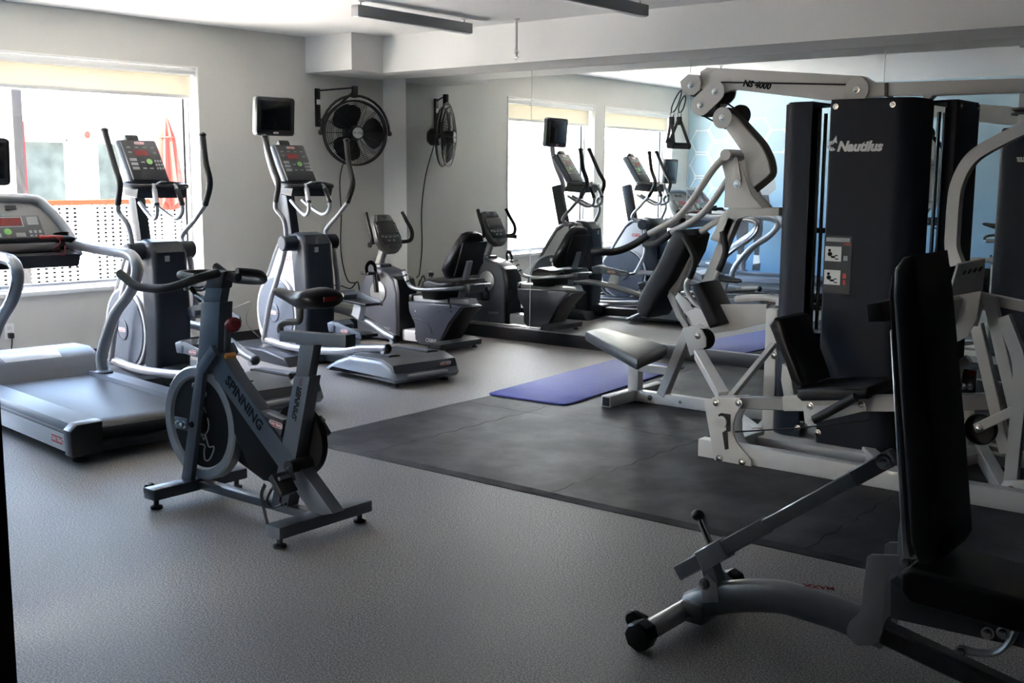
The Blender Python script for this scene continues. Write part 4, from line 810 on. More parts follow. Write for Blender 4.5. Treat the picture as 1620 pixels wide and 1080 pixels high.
    obj('bottom_bracket', M().cyl((bb[0], -0.075, bb[1]), (bb[0], 0.078, bb[1]), 0.028, 18), 'black', t)
    # lettering on the near side
    D = [Vector((p[0], 0, p[1])) for p in dt]; mid0 = (D[0]+D[1])/2; mid1 = (D[3]+D[4])/2; dd = (mid1-mid0).normalized()
    c = mid0.lerp(mid1, 0.305); nrm = Vector((-dd.z, 0, dd.x))
    if nrm.z < 0: nrm = -nrm
    text('SPINNING', t, 'darkprint', (c.x, 0.0337, c.z), dd, nrm, 0.064, 0.0004, bold=0.0022)
    S0 = Vector((stb[0][0]+stb[1][0], 0, stb[0][1]+stb[1][1]))/2; S1 = Vector((stb[2][0]+stb[3][0], 0, stb[2][1]+stb[3][1]))/2; d2 = (S0-S1).normalized(); c2 = S1.lerp(S0, 0.80)
    n2 = Vector((-d2.z, 0, d2.x));  n2 = n2 if n2.x > 0 else -n2
    text('SPINNER', t, 'darkprint', (c2.x, 0.0317, c2.z), d2, n2, 0.038, 0.0004, shear=0.25, bold=0.0012)
    text('pro', t, 'redled', (c2.x+d2.x*0.10, 0.0317, c2.z+d2.z*0.10), d2, n2, 0.022, 0.0003)
    text('R', ht, 'darkprint', [(0.732, 0.037, 0.642)][0], (-1, 0, 0), (0, 0, 1), 0.03, 0.0003, shear=0.3)
def ring_pts_xz(r, a0, a1, n=10): return [(r*math.cos(a0+(a1-a0)*k/n), r*math.sin(a0+(a1-a0)*k/n)) for k in range(n+1)]
spinbike()
# ---------------------------------------------------------------- wall fan
def fan():
    hub = Vector((-7.52, 7.17, 1.825)); fd = Vector((0.88, -0.47, -0.02)).normalized()
    wp = wpt(-0.62, 0.0, 2.05)
    t = thing('wall_fan', 'black round wall fan on an arm above the recumbent bike', 'fan', tuple(wp), 0)
    sdv = fd.cross(Vector((0, 0, 1))).normalized(); upv = sdv.cross(fd).normalized()
    R = 0.285
    pl = M().box(wpt(-0.80, 0.012, 2.05), (0.024, 0.05, 0.34), Matrix((nl, sd, Vector((0, 0, 1)))).transposed(), 0.004)
    br = obj('wall_bracket', pl, 'black', t, True)
    obj('sticker', M().box(wpt(-0.80, 0.026, 2.10), (0.003, 0.04, 0.045), Matrix((nl, sd, Vector((0, 0, 1)))).transposed()), 'print', br, True)
    pv = hub + Vector((0, 0, R+0.085)) - fd*0.03
    obj('bracket_arm', M().tube([wpt(-0.80, 0.02, 2.20), tuple(pv+Vector((0, 0, 0.03)))], 0.008, 8, 1), 'black', t, True)
    obj('bracket_brace', M().tube([wpt(-0.80, 0.02, 1.92), tuple(pv+Vector((0, 0, 0.0)))], 0.011, 8, 1), 'black', t, True)
    obj('pivot_block', M().span(tuple(pv-Vector((0.022, 0.022, 0.06))), tuple(pv+Vector((0.022, 0.022, 0.045))), 0.006), 'black', t, True)
    yk = [hub + sdv*(R+0.03)*math.cos(a) + upv*(R+0.045)*math.sin(a) - fd*0.02 for a in [PI*k/16 for k in range(17)]]
    y_ = obj('yoke', M().tube(yk, 0.012, 8, 1), 'black', t, True)
    for s_ in (1, -1): obj('yoke_knob', M().lathe([(0.022, 0), (0.026, 0.02), (0.015, 0.035), (0, 0.036)], tuple(hub+sdv*s_*(R+0.02)-fd*0.02), tuple(sdv*s_), 12), 'black', y_, True)
    # cage: two rims, fine concentric wires joined front and back, radial ribs
    cg = M(); cg.ring(hub+fd*0.0, fd, R, 0.009, 48, 8); cg.ring(hub-fd*0.06, fd, R, 0.010, 48, 8)
    cage = obj('cage_rim', cg, 'black', t, True)
    for nm, off, bow in (('front_grille', 0.0, 0.06), ('rear_grille', -0.06, -0.05)):
        gm = M()
        for k in range(1, 14):
            r = 0.065 + (R-0.07)*k/14; gm.ring(hub+fd*(off+bow*(1-(r/R)**2)), fd, r, 0.0021, 40, 4)
        for k in range(16):
            a = 2*PI*k/16; d_ = sdv*math.cos(a)+upv*math.sin(a)
            gm.tube([hub+d_*(0.06+(R-0.06)*q/4)+fd*(off+bow*(1-((0.06+(R-0.06)*q/4)/R)**2)) for q in range(5)], 0.0024, 4, 1)
        g = obj(nm, gm, 'black', t, True); g['kind'] = 'stuff'
    bd = obj('fan_hub', M().lathe([(0.062, -0.05), (0.066, 0.04), (0.058, 0.066), (0.0, 0.070)], hub-fd*0.01, fd, 28), 'black', t, True)
    obj('hub_emblem', M().lathe([(0.048, 0), (0.048, 0.004), (0.0, 0.005)], hub+fd*0.060, fd, 24), 'greyprint', bd, True)
    text('Air King', bd, 'darkprint', hub+fd*0.0665, -sdv, upv, 0.026, 0.0003, shear=0.2, world=True)
    for k in range(3):
        a0 = math.radians(180+120*k); m = M(); N = 10
        def P(r, a, z): return hub + (sdv*math.cos(a)+upv*math.sin(a))*r + fd*z
        A, B_ = [], []
        for i in range(N+1):
            r = 0.05+(R-0.07)*i/N; wdt = 0.55+0.25*math.sin(PI*min(1, i/N*1.02)); tip = 1 if i < N-1 else (0.8 if i == N-1 else 0.35)
            A.append([P(r, a0-wdt*tip, -0.038), P(r, a0, -0.022), P(r, a0+wdt*tip, -0.004)])
        V1 = [[m.b.verts.new(p) for p in row] for row in A]; V2 = [[m.b.verts.new(p+fd*0.004) for p in row] for row in A]
        for i in range(N):
            for j in range(2):
                m.b.faces.new((V1[i][j], V1[i+1][j], V1[i+1][j+1], V1[i][j+1])); m.b.faces.new((V2[i][j], V2[i][j+1], V2[i+1][j+1], V2[i+1][j]))
        for V in (0, 2):
            for i in range(N): m.b.faces.new((V1[i][V], V1[i+1][V], V2[i+1][V], V2[i][V]))
        for i in (0, N):
            for j in range(2): m.b.faces.new((V1[i][j], V1[i][j+1], V2[i][j+1], V2[i][j]))
        obj('fan_blade', m, 'spinblack', t, True)
    obj('fan_motor', M().lathe([(0.075, 0), (0.085, 0.02), (0.085, 0.09), (0.06, 0.12), (0, 0.125)], hub-fd*0.09, -fd, 24), 'black', t, True)
    obj('fan_cord', M().tube([tuple(hub-fd*0.15-Vector((0, 0, 0.08))), wpt(-0.58, 0.05, 1.45), wpt(-0.55, 0.02, 1.1), wpt(-0.56, 0.015, 0.75), wpt(-0.50, 0.03, 0.48), wpt(-0.42, 0.06, 0.44)], 0.006, 6, 5), 'black', t, True)
fan()

# ---------------------------------------------------------------- adjustable bench in the foreground (world coordinates)
def bench():
    t = thing('weight_bench', 'adjustable black weight bench with raised backrest in the right foreground', 'weight bench', (-1.2, 3.12, 0))
    def ob(n, m, mt, p=None, **k): return obj(n, m, mt, p or t, True, **k)
    yc = 3.12
    # main spine tube, cross foot with wheels
    T = [(-1.744, 3.12, 0.054), (-1.648, 3.12, 0.1), (-1.549, 3.12, 0.137), (-1.432, 3.12, 0.163), (-1.365, 3.12, 0.165), (-1.228, 3.12, 0.156), (-1.093, 3.12, 0.136)]
    ob('spine_tube', M().tube([(-1.73, yc, 0.055)]+T[1:], 0.042, 14, 5, False, 0.052), 'benchgrey')
    ob('rear_leg', M().bar((-1.20, yc, 0.16), (-0.62, yc, 0.035), 0.06, 0.06, (0, 0, 1), 0.008), 'grey')
    a, b = [(-1.742, 2.86, 0.038)][0], [(-1.744, 3.4, 0.043)][0]
    zf = 0.047
    cf = ob('front_foot', M().tube([(-1.745, 2.85, zf), (-1.745, 3.42, zf)], 0.032, 14, 1), 'benchlight')
    for y, s in ((2.835, -1), (3.425, 1)):
        ob('foot_cap', M().lathe([(0.044, 0), (0.047, 0.008), (0.047, 0.05), (0.040, 0.058), (0, 0.058)], (-1.745, y-s*0.03, zf), (0, s, 0), 8), 'black', cf)
        ob('transport_wheel', M().lathe([(0, 0), (0.022, 0), (0.028, 0.005), (0.028, 0.021), (0.022, 0.026), (0, 0.026)], (-1.795, y-s*0.05, 0.075), (0, s, 0), 18), 'black', cf)
        ob('wheel_bracket', M().bar((-1.76, y-s*0.066, 0.07), (-1.80, y-s*0.066, 0.078), 0.005, 0.03, (0, 0, 1), 0.001), 'steel', cf)
    ob('foot_bracket', M().span((-1.745, yc-0.055, 0.02), (-1.66, yc+0.055, 0.09), 0.012, 2), 'benchgrey')
    bolt(t, (-1.70, yc-0.07, 0.05), (0, -1, 0), 0.010, 0.008, True)
    ob('rear_foot', M().tube([(-0.62, 2.88, 0.034), (-0.62, 3.36, 0.034)], 0.03, 12, 1), 'grey')
    # telescopic strut holding up the backrest
    p0, p1, p2, p3 = [(-1.778, 3.12, 0.161), (-1.47, 3.12, 0.376), (-1.187, 3.12, 0.593), (-1.114, 3.12, 0.648)]
    P0, P3 = Vector(p0), Vector(p3)
    P1 = P0.lerp(P3, (Vector(p1)-P0).length/(P3-P0).length); P2 = P0.lerp(P3, 0.87)
    st = ob('strut_sleeve', M().bar(P0, P1, 0.045, 0.052, (0, 0, 1), 0.004), 'benchgrey')
    ob('strut_inner', M().bar(P1-(P1-P0)*0.05, P2, 0.036, 0.042, (0, 0, 1), 0.004), 'benchgrey')
    ob('strut_clevis', M().bar(P2-(P3-P2)*0.1, P3+(P3-P2)*0.25, 0.048, 0.05, (0, 0, 1), 0.006), 'grey')
    bolt(t, tuple(P3-Vector((0, 0.024, 0))), (0, -1, 0), 0.016, 0.012, True)
    d = (P3-P0).normalized(); q = P0.lerp(P1, 0.42); nrm = Vector((-d.z, 0, d.x))
    ob('adjust_collar', M().bar(q-d*0.055, q+d*0.05, 0.058, 0.066, (0, 0, 1), 0.004), 'benchlight', st)
    pin = ob('pull_pin', M().cyl(q+nrm*0.02, q+nrm*0.10+Vector((0.0, 0, 0.02)), 0.011, 12), 'steel', st)
    ob('pin_knob', M().ell(q+nrm*0.112+Vector((0.0, 0, 0.022)), (0.021, 0.021, 0.019)), 'black', pin)
    pv = [(-1.64, 3.08, 0.162), (-1.632, 3.08, 0.122)]
    ob('pivot_lug', M().prism([(-1.677, 0.174), (-1.652, 0.195), (-1.62, 0.173), (-1.609, 0.113), (-1.667, 0.096)], 3.075, 3.083, 'y', 0.003), 'benchlight'); ob('pivot_lug', M().prism([(-1.677, 0.174), (-1.652, 0.195), (-1.62, 0.173), (-1.609, 0.113), (-1.667, 0.096)], 3.157, 3.165, 'y', 0.003), 'benchlight')
    bolt(t, (pv[0][0]-0.02, 3.075, pv[0][2]), (0, -1, 0), 0.013, 0.01, True)
    ob('strut_foot', M().bar(tuple(P0.lerp(P1, 0.34)), (pv[0][0]+0.0, yc, pv[0][2]-0.02), 0.05, 0.05, (1, 0, 0), 0.004), 'benchgrey')
    # backrest pad and its steel spine
    pad = [(-1.075, 1.204), (-1.053, 1.236), (-1.023, 1.244), (-1.002, 1.133), (-0.945, 0.75), (-0.906, 0.452), (-0.922, 0.418), (-0.965, 0.41), (-0.989, 0.462), (-1.038, 0.84), (-1.074, 1.128)]
    bp = ob('back_pad', M().prism(pad, 2.975, 3.265, 'y', 0.016, 3), 'vinyl')
    ob('back_board', M().prism([(-1.084, 1.178), (-1.072, 1.206), (-1.072, 1.128), (-1.036, 0.84), (-0.987, 0.459), (-0.992, 0.418), (-1.003, 0.459), (-1.051, 0.838), (-1.088, 1.127)], 2.99, 3.25, 'y', 0.003), 'black')
    ob('back_spine', M().bar([(-1.084, 3.06, 1.034)][0], [(-1.013, 3.06, 0.399)][0], 0.045, 0.03, (1, 0, 0), 0.004), 'benchlight')
    hk = ob('spine_socket', M().prism([(-1.164, 1.098), (-1.12, 1.108), (-1.11, 1.054), (-1.156, 1.049)], 3.03, 3.21, 'y', 0.004), 'black')
    # Z shaped hinge plates, one on each side
    zp = [(-1.131, 0.376), (-1.119, 0.386), (-1.009, 0.407), (-1.006, 0.363), (-1.059, 0.346), (-1.069, 0.315), (-1.076, 0.164), (-1.085, 0.135), (-1.11, 0.115), (-1.147, 0.106), (-1.176, 0.125), (-1.179, 0.148), (-1.171, 0.171), (-1.141, 0.211)]
    up_ = [(-1.043, 0.395), (-1.047, 0.459), (-1.042, 0.506), (-1.032, 0.504), (-1.024, 0.4)]
    for y0, y1 in ((3.045, 3.055), (3.185, 3.195)):
        z_ = ob('hinge_plate', M().prism(zp, y0, y1, 'y', 0.002), 'benchlight'); ob('plate_ear', M().prism(up_, y0, y1, 'y', 0.001), 'benchlight', z_)
    bolt(t, [(-1.018, 3.045, 0.384)][0], (0, -1, 0), 0.013, 0.012, True)
    # seat pad running out of the frame, seat frame, curved stop plate
    ob('seat_pad', M().prism([(-1.012, 0.376), (-0.985, 0.397), (-0.632, 0.372), (-0.297, 0.331), (-0.292, 0.262), (-0.656, 0.281), (-0.979, 0.294), (-1.009, 0.323)], 2.975, 3.265, 'y', 0.016, 3), 'vinyl')
    ob('seat_frame', M().prism([(-1.076, 0.305), (-1.002, 0.263), (-0.67, 0.246), (-0.351, 0.219), (-0.347, 0.179), (-0.73, 0.203), (-1.07, 0.194)], 3.09, 3.15, 'y', 0.004), 'grey')
    sp = ob('stop_plate', M().tube([(-0.853, 3.05, 0.176), (-0.818, 3.05, 0.175), (-0.769, 3.05, 0.189), (-0.739, 3.05, 0.222), (-0.719, 3.05, 0.276)], 0.017, 8, 5, False, 0.01), 'benchlight')
    for p in [(-0.851, 3.03, 0.176), (-0.787, 3.03, 0.245), (-0.749, 3.03, 0.256)]: bolt(t, p, (0, -1, 0), 0.012, 0.012, True)
    tx = [(-1.339, 3.06, 0.19), (-1.221, 3.06, 0.204)]
    d_ = Vector(tx[1])-Vector(tx[0]); c_ = [(-1.283, 3.086, 0.208)][0]
    text('MAXX', t, 'red', (c_[0], 3.088, c_[2]+0.03), (-d_.x, 0, -d_.z), (0, 0.75, -0.66), 0.034, 0.0003, shear=0.25, bold=0.001, world=True)
bench()
# ---------------------------------------------------------------- multi-station weight machine
def machine():
    t = thing('multi_gym', 'white and midnight blue multi-station weight machine with a tall shrouded tower', 'weight machine', (-2.25, 5.95, 0))
    def ob(n, m, mt, p=None, **k): return obj(n, m, mt, p or t, True, **k)
    def plate(n, poly, y0, y1, mt='frame', p=None, bev=0.003): return ob(n, M().prism(poly, y0, y1, 'y', bev), mt, p)
    cx, cy, zt, zb = -2.25, 5.95, 1.835, 0.07
    # four shrouds round the tower, each a U of sheet with one rounded corner
    def shroud(k, w_, dep, off):
        # local: outer face along +u, depth inwards; k quarter turns
        t_ = 0.012; r = 0.10; out = []
        x0, x1 = off, off+w_
        d0 = 0.06
        out = [(x0, d0), (x0, 0.012), (x0+0.012, 0.0)]
        out += [(x1-r+r*math.sin(a), r-r*math.cos(a)) for a in [PI/2*i/7 for i in range(8)]] + [(x1, dep)]
        inn = [(x1-t_, dep)] + [(x1-r+(r-t_)*math.sin(a), r-(r-t_)*math.cos(a)) for a in [PI/2*i/7 for i in range(7, -1, -1)]] + [(x0+t_, t_), (x0+t_, d0)]
        return out+inn
    spec = [(0, 0.43, 0.27, -0.11, 0.43), (1, 0.42, 0.20, -0.12, 0.43), (2, 0.43, 0.27, -0.11, 0.43), (3, 0.40, 0.18, -0.03, 0.41)]
    sh = []
    for k, w_, dep, off, rad in spec:
        pl = shroud(k, w_, dep, off); m = M(); m.prism(pl, zb, zt-0.01, 'z')
        cap = M()
        a = k*PI/2
        # k=0 faces the camera (-y); then +x, +y, -x
        X = Matrix.Translation(Vector((cx, cy, 0))) @ Matrix.Rotation(a, 4, 'Z') @ Matrix.Translation(Vector((0, -rad, 0)))
        s_ = ob('shroud', m.xf(X), 'shroud'); sh.append(s_)
        lid = M().prism([(off+0.06, dep), (off+0.004, 0.055), (off+0.004, 0.008), (off+w_-0.09, 0.005), (off+w_-0.02, 0.05), (off+w_-0.006, 0.12), (off+w_-0.006, dep)], zt-0.012, zt, 'z'); ob('shroud_lid', lid.xf(X), 'shroud', s_)
        for q in (off+0.03, off+w_-0.11): 
            p = X @ Vector((q, 0.0, zt-0.035)); nn = X.to_3x3() @ Vector((0, -1, 0)); bolt(s_, tuple(p), tuple(nn), 0.010, 0.006, True)
        # weight stack: plates, guide rods, cable
        wc = X @ Vector((off+w_/2-0.0, 0.15, 0))
        wt = M()
        for i in range(14): wt.box((wc.x, wc.y, 0.16+0.034*i), (0.11, 0.11, 0.031))
        ob('weight_stack', wt, 'black', None)
        for q in (-0.09, 0.09): 
            g = X @ Vector((off+w_/2+q*0.5, 0.15, 0)); ob('guide_rod', M().cyl((g.x, g.y, 0.1), (g.x, g.y, zt-0.05), 0.010, 10), 'chrome')
    for k, f in ((0, 'front'), (2, 'back')):
        a = k*PI/2; X = Matrix.Translation(Vector((cx, cy, 0))) @ Matrix.Rotation(a, 4, 'Z') @ Matrix.Translation(Vector((0, -0.43, 0)))
        R3 = X.to_3x3(); P = lambda u, z, o=0.001: X @ Vector((u, -o, z)); xd, yd = R3 @ Vector((1, 0, 0)), Vector((0, 0, 1)); nn = R3 @ Vector((0, -1, 0))
        lt = text('Nautilus', sh[k], 'print', P(-0.062, 1.60), xd, yd, 0.068, 0.002, shear=0.28, align='LEFT', bold=0.0032, world=True)
        em = M(); c = P(-0.088, 1.605)
        for j in range(7):
            aa = math.radians(70+38*j); em.slab([c+xd*0.006*math.cos(aa)+yd*0.006*math.sin(aa), c+xd*0.026*math.cos(aa-0.28)+yd*0.026*math.sin(aa-0.28), c+xd*0.026*math.cos(aa+0.28)+yd*0.026*math.sin(aa+0.28)], nn, 0.002)
        em.slab([c+xd*0.002+yd*0.024, c+xd*0.026+yd*0.012, c+xd*0.020+yd*0.052], nn, 0.002)
        ob('shell_emblem', em, 'print', sh[k])
        pc = ob('instruction_placard', M().slab([P(-0.105, 1.155), P(0.04, 1.155), P(0.04, 0.86), P(-0.105, 0.86)], nn, 0.002), 'navy', sh[k])
        def rect(n_, u0, u1, z0, z1, mt): ob(n_, M().slab([P(u0, z0, 0.003), P(u1, z0, 0.003), P(u1, z1, 0.003), P(u0, z1, 0.003)], nn, 0.0008), mt, pc)
        rect('header_band', -0.095, 0.03, 1.125, 1.145, 'greyprint'); rect('red_band', 0.0, 0.035, 1.108, 1.120, 'redled')
        for z0 in (1.025, 0.905):
            rect('picture_card', -0.098, -0.012, z0, z0+0.075, 'print')
            fg = M()
            for (u, z, ru, rz) in ((-0.075, 0.055, 0.008, 0.008), (-0.072, 0.036, 0.013, 0.012), (-0.055, 0.022, 0.014, 0.006), (-0.038, 0.03, 0.010, 0.003), (-0.035, 0.012, 0.012, 0.003)):
                fg.slab([P(u+ru*math.cos(q*PI/4), z0+z+rz*math.sin(q*PI/4), 0.0042) for q in range(8)], nn, 0.0006)
            ob('picture_figure', fg, 'darkprint', pc)
        rect('muscle_icon', 0.0, 0.022, 1.03, 1.055, 'greyprint'); rect('muscle_icon', 0.0, 0.018, 0.94, 0.965, 'red'); rect('muscle_icon', 0.002, 0.016, 0.908, 0.932, 'red')
    # inner column and floor frame
    for q in ((-0.12, -0.12), (0.12, 0.12)): ob('inner_post', M().span((cx+q[0]-0.03, cy+q[1]-0.03, 0), (cx+q[0]+0.03, cy+q[1]+0.03, 1.80), 0.004), 'black')
    ob('floor_plate', M().prism([(-2.72, 5.46), (-1.72, 5.46), (-1.60, 5.95), (-1.72, 6.44), (-2.72, 6.44), (-2.86, 5.95)], 0.012, 0.065, 'z', 0.004), 'frame')
    for (a, b) in (((-2.69, 5.55), (-2.70, 5.14)), ((-2.72, 5.58), (-3.10, 5.98)), ((-2.26, 5.78), (-1.80, 5.16)), ((-1.72, 6.05), (-1.0, 5.75)), ((-1.65, 5.98), (-1.30, 5.16))):
        ob('floor_tube', M().bar((a[0], a[1], 0.05), (b[0], b[1], 0.05), 0.06, 0.075, (0, 0, 1), 0.004), 'frame')
    # ---- station facing the windows, plane y = 6.12
    y0 = 6.12
    ob('floor_beam', M().span((-3.86, y0-0.032, 0.014), (-2.7, y0+0.032, 0.085), 0.005), 'frame')
    tf = ob('cross_foot', M().span((-3.90, 5.80, 0.014), (-3.83, 6.46, 0.085), 0.005), 'frame'); ob('tube_opening', M().span((-3.89, 5.797, 0.022), (-3.84, 5.803, 0.077)), 'black', tf)
    bolt(t, (-3.72, y0-0.033, 0.05), (0, -1, 0), 0.012, 0.01, True); bolt(t, (-3.50, y0-0.033, 0.05), (0, -1, 0), 0.007, 0.006, True)
    sb = [(-3.891, 6.12, 0.269), (-3.814, 6.12, 0.277), (-3.808, 6.12, 0.017), (-3.885, 6.12, 0.019)]
    ob('seat_post', M().span((sb[0][0], y0-0.032, 0.07), (sb[1][0], y0+0.032, 0.335), 0.004), 'frame')
    ob('seat_strut', M().bar([(-3.842, 6.12, 0.233)][0], [(-3.597, 6.12, 0.231)][0], 0.05, 0.05, (0, 0, 1), 0.004), 'frame')
    spd = M(); spd.slab([(-4.197, 6.031, 0.445), (-4.209, 6.272, 0.445), (-3.457, 5.85, 0.445), (-3.303, 5.259, 0.445)], (0, 0, -1), 0.07, 0.02); 
    ob('seat_pad', spd, 'dirt')
    ob('seat_base', M().slab([(-4.207, 6.105, 0.39), (-4.23, 6.327, 0.39), (-3.466, 5.817, 0.39), (-3.376, 5.377, 0.39)], (0, 0, -1), 0.03, 0.01), 'vinylgrey')
    L = [(-3.647, 6.12, 0.021), (-3.178, 6.12, 1.205)]
    ob('inclined_tube', M().bar((L[0][0], y0, 0.07), L[1], 0.07, 0.06, (1, 0, 0), 0.004), 'frame')
    arch = [(-3.274, 1.172), (-3.246, 1.23), (-3.201, 1.269), (-2.884, 1.275), (-2.882, 1.228), (-3.087, 1.219), (-3.141, 1.203), (-3.177, 1.164), (-3.227, 1.041), (-3.322, 1.075)]
    plate('arch_arm', arch, y0-0.035, y0+0.035)
    lev = [(-3.254, 1.56), (-3.193, 1.585), (-3.111, 1.508), (-3.075, 1.419), (-3.044, 1.346), (-2.964, 1.27), (-3.218, 1.268), (-3.216, 1.441)]
    plate('lever_plate', lev, y0-0.07, y0-0.058); plate('lever_plate', lev, y0+0.058, y0+0.07)
    lk = [(-3.164, 1.584), (-3.135, 1.558), (-3.105, 1.43), (-3.112, 1.401), (-3.14, 1.386), (-3.162, 1.404), (-3.171, 1.433), (-3.165, 1.485)]
    plate('link_plate', lk, y0-0.082, y0-0.072); bolt(t, [(-3.13, 6.037, 1.408)][0], (0, -1, 0), 0.016, 0.01, True)
    cam = [(-3.244, 1.73), (-3.214, 1.818), (-3.18, 1.795), (-3.137, 1.75), (-3.023, 1.639), (-2.985, 1.584), (-2.963, 1.54), (-2.948, 1.475), (-2.971, 1.449), (-3.057, 1.386), (-3.084, 1.43), (-3.102, 1.493), (-3.122, 1.581)]
    cm = plate('cam_plate', cam, y0-0.03, y0+0.03)
    ob('cam_belt', M().strip([(-3.214, 6.12, 1.829), (-3.133, 6.12, 1.752), (-3.019, 6.12, 1.642), (-2.981, 6.12, 1.587), (-2.957, 6.12, 1.54), (-2.945, 6.12, 1.478), (-2.971, 6.12, 1.442), (-3.053, 6.12, 1.379)], 0.05, 0.008, (0, 1, 0), 3), 'matte', cm)
    # overhead beam, pulleys at its end
    beam = [(-3.379, 2.093), (-2.673, 2.021), (-2.425, 1.995), (-2.363, 1.958), (-2.297, 1.955), (-2.293, 1.885), (-2.555, 1.867), (-2.666, 1.878), (-3.198, 1.956), (-3.26, 1.944), (-3.322, 1.932), (-3.422, 1.973), (-3.425, 2.07)]
    bm = plate('overhead_beam', beam, y0-0.035, y0+0.035)
    c1, c2 = [(-3.138, 6.08, 1.991), (-2.95, 6.08, 1.961)]
    tw = Vector(c2)-Vector(c1)
    text('NS 4000', bm, 'darkprint', [(-3.051, 6.084, 1.975)][0], tuple(tw), (0, 0, 1), 0.050, 0.0004, shear=0.2, bold=0.0026, world=True)
    ob('beam_cable', M().tube([(-3.277, 6.07, 2), (-2.837, 6.07, 1.973), (-2.495, 6.07, 1.951)], 0.005, 6, 1), 'matte')
    def pul(px, r=0.062, y=y0, mt='matte', n='pulley'):
        p = Vector(px); return ob(n, M().lathe([(r, 0), (r, 0.006), (r-0.012, 0.012), (r, 0.018), (r, 0.024), (0, 0.024), (0, 0)], (p.x, y-0.012, p.z), (0, 1, 0), 28, False), mt)
    def disc(poly_c, r, y, n='pulley_guard', seg=28):
        p = Vector(poly_c); g = ob(n, M().lathe([(0, 0), (r, 0), (r, 0.008), (0, 0.008)], (p.x, y, p.z), (0, 1, 0), seg, False), 'frame'); bolt(g, (p.x, y, p.z), (0, -1, 0), 0.013, 0.012, True); return g
    A = [(-3.464, 6.06, 1.99), (-3.299, 6.06, 1.946), (-3.393, 6.06, 1.871), (-3.245, 6.06, 1.792), (-2.447, 6.06, 1.921)]
    hexp = [(-3.54, 2.016), (-3.485, 2.056), (-3.412, 2.047), (-3.398, 2.005), (-3.405, 1.961), (-3.447, 1.932), (-3.49, 1.935), (-3.525, 1.963)]
    ob('pulley_guard', M().prism(hexp, y0-0.07, y0-0.06, 'y'), 'frame'); ob('pulley_guard', M().prism(hexp, y0+0.06, y0+0.07, 'y'), 'frame'); pul(A[0], 0.066); bolt(t, (A[0][0], y0-0.07, A[0][2]), (0, -1, 0), 0.014, 0.012, True)
    # capsule shaped guard over two pulleys
    a_, b_ = Vector(A[1]), Vector(A[2]); dd = (b_-a_).normalized(); nn = Vector((-dd.z, 0, dd.x)); cap = []
    for c_, s_ in ((a_, -1), (b_, 1)):
        for k in range(9):
            q = -PI/2+PI*k/8; v = c_ + (dd*s_*math.cos(q) + nn*s_*math.sin(q))*0.062; cap.append((v.x, v.z))
    for ya in (y0-0.075, y0+0.065): ob('pulley_guard', M().prism(cap, ya, ya+0.009, 'y'), 'frame')
    for c_ in (a_, b_): pul(c_, 0.068, y0+0.0); pul(c_, 0.066, y0+0.035); bolt(t, (c_.x, y0-0.075, c_.z), (0, -1, 0), 0.014, 0.012, True)
    disc(A[3], 0.062, y0-0.078); pul(A[3], 0.064, y0+0.0); pul((A[3][0]+0.06, 0, A[3][2]+0.02), 0.06, y0+0.04); disc(A[4], 0.068, y0-0.055)
    ob('pull_cable', M().tube([(-3.466, 6.1, 1.843), (-3.379, 6.1, 1.8), (-3.314, 6.1, 1.768)], 0.005, 6, 3), 'matte'); ob('pull_cable', M().tube([(-3.284, 6.13, 1.894), (-3.22, 6.13, 1.855), (-3.136, 6.13, 1.794)], 0.005, 6, 2), 'matte')
    # press arm with padded ends
    pa = [(-3.166, 6.03, 1.576), (-3.199, 6.03, 1.573), (-3.243, 6.03, 1.536), (-3.304, 6.03, 1.47), (-3.41, 6.03, 1.323), (-3.489, 6.03, 1.23), (-3.576, 6.03, 1.168), (-3.719, 6.03, 1.095)]
    ar = ob('press_arm', M().tube([(pa[0][0], 6.12, pa[0][2])]+pa, 0.021, 12, 4), 'frame')
    ob('pivot_stub', M().cyl(([(-3.189, 6.05, 1.577)][0][0], 5.99, pa[0][2]), ([(-3.189, 6.05, 1.577)][0][0], 6.28, pa[0][2]), 0.033, 18), 'frame', ar)
    g0 = [(-3.719, 6.03, 1.095), (-3.787, 6.03, 1.049), (-3.842, 6.03, 1.015), (-3.899, 6.03, 0.989), (-3.96, 6.03, 0.974)]
    ob('press_grip', M().tube([(g0[0][0], 6.03, g0[0][2])] + [(p[0], 6.03-0.02*i, p[2]) for i, p in enumerate(g0[1:])] + [(-3.983, 5.92, 0.976), (-4.065, 5.92, 0.973)], 0.0235, 12, 4), 'matte', ar)
    pb = [(pa[0][0], 6.12, pa[0][2])] + [(p[0], 6.30, p[2]) for p in pa]
    ar2 = ob('press_arm', M().tube(pb, 0.021, 12, 4), 'frame'); e_ = pb[-1]
    ob('press_grip', M().tube([e_, (e_[0]-0.06, 6.32, e_[2]-0.04), (e_[0]-0.16, 6.36, e_[2]-0.085), (e_[0]-0.27, 6.42, e_[2]-0.09)], 0.0235, 12, 4), 'matte', ar2)
    st2 = [(-3.267, 6.12, 1.203), (-3.41, 6.12, 1.115)]
    ob('stop_arm', M().bar(st2[0], st2[1], 0.035, 0.035, (0, 0, 1), 0.008), 'frame'); ob('stop_bumper', M().tube([st2[1], (st2[1][0]-0.03, st2[1][1], st2[1][2]-0.02)], 0.022, 10, 1), 'black')
    # backrest of that station, S-shaped
    fr_ = [(-3.517, 1.126), (-3.573, 1.047), (-3.623, 0.94), (-3.698, 0.822), (-3.76, 0.715), (-3.786, 0.634), (-3.761, 0.583), (-3.7, 0.572), (-3.656, 0.628), (-3.617, 0.725), (-3.543, 0.816), (-3.501, 0.892), (-3.447, 0.991), (-3.42, 1.099), (-3.465, 1.132)]
    ob('back_pad', M().prism(fr_, 5.99, 6.28, 'y', 0.022, 3), 'vinylgrey')
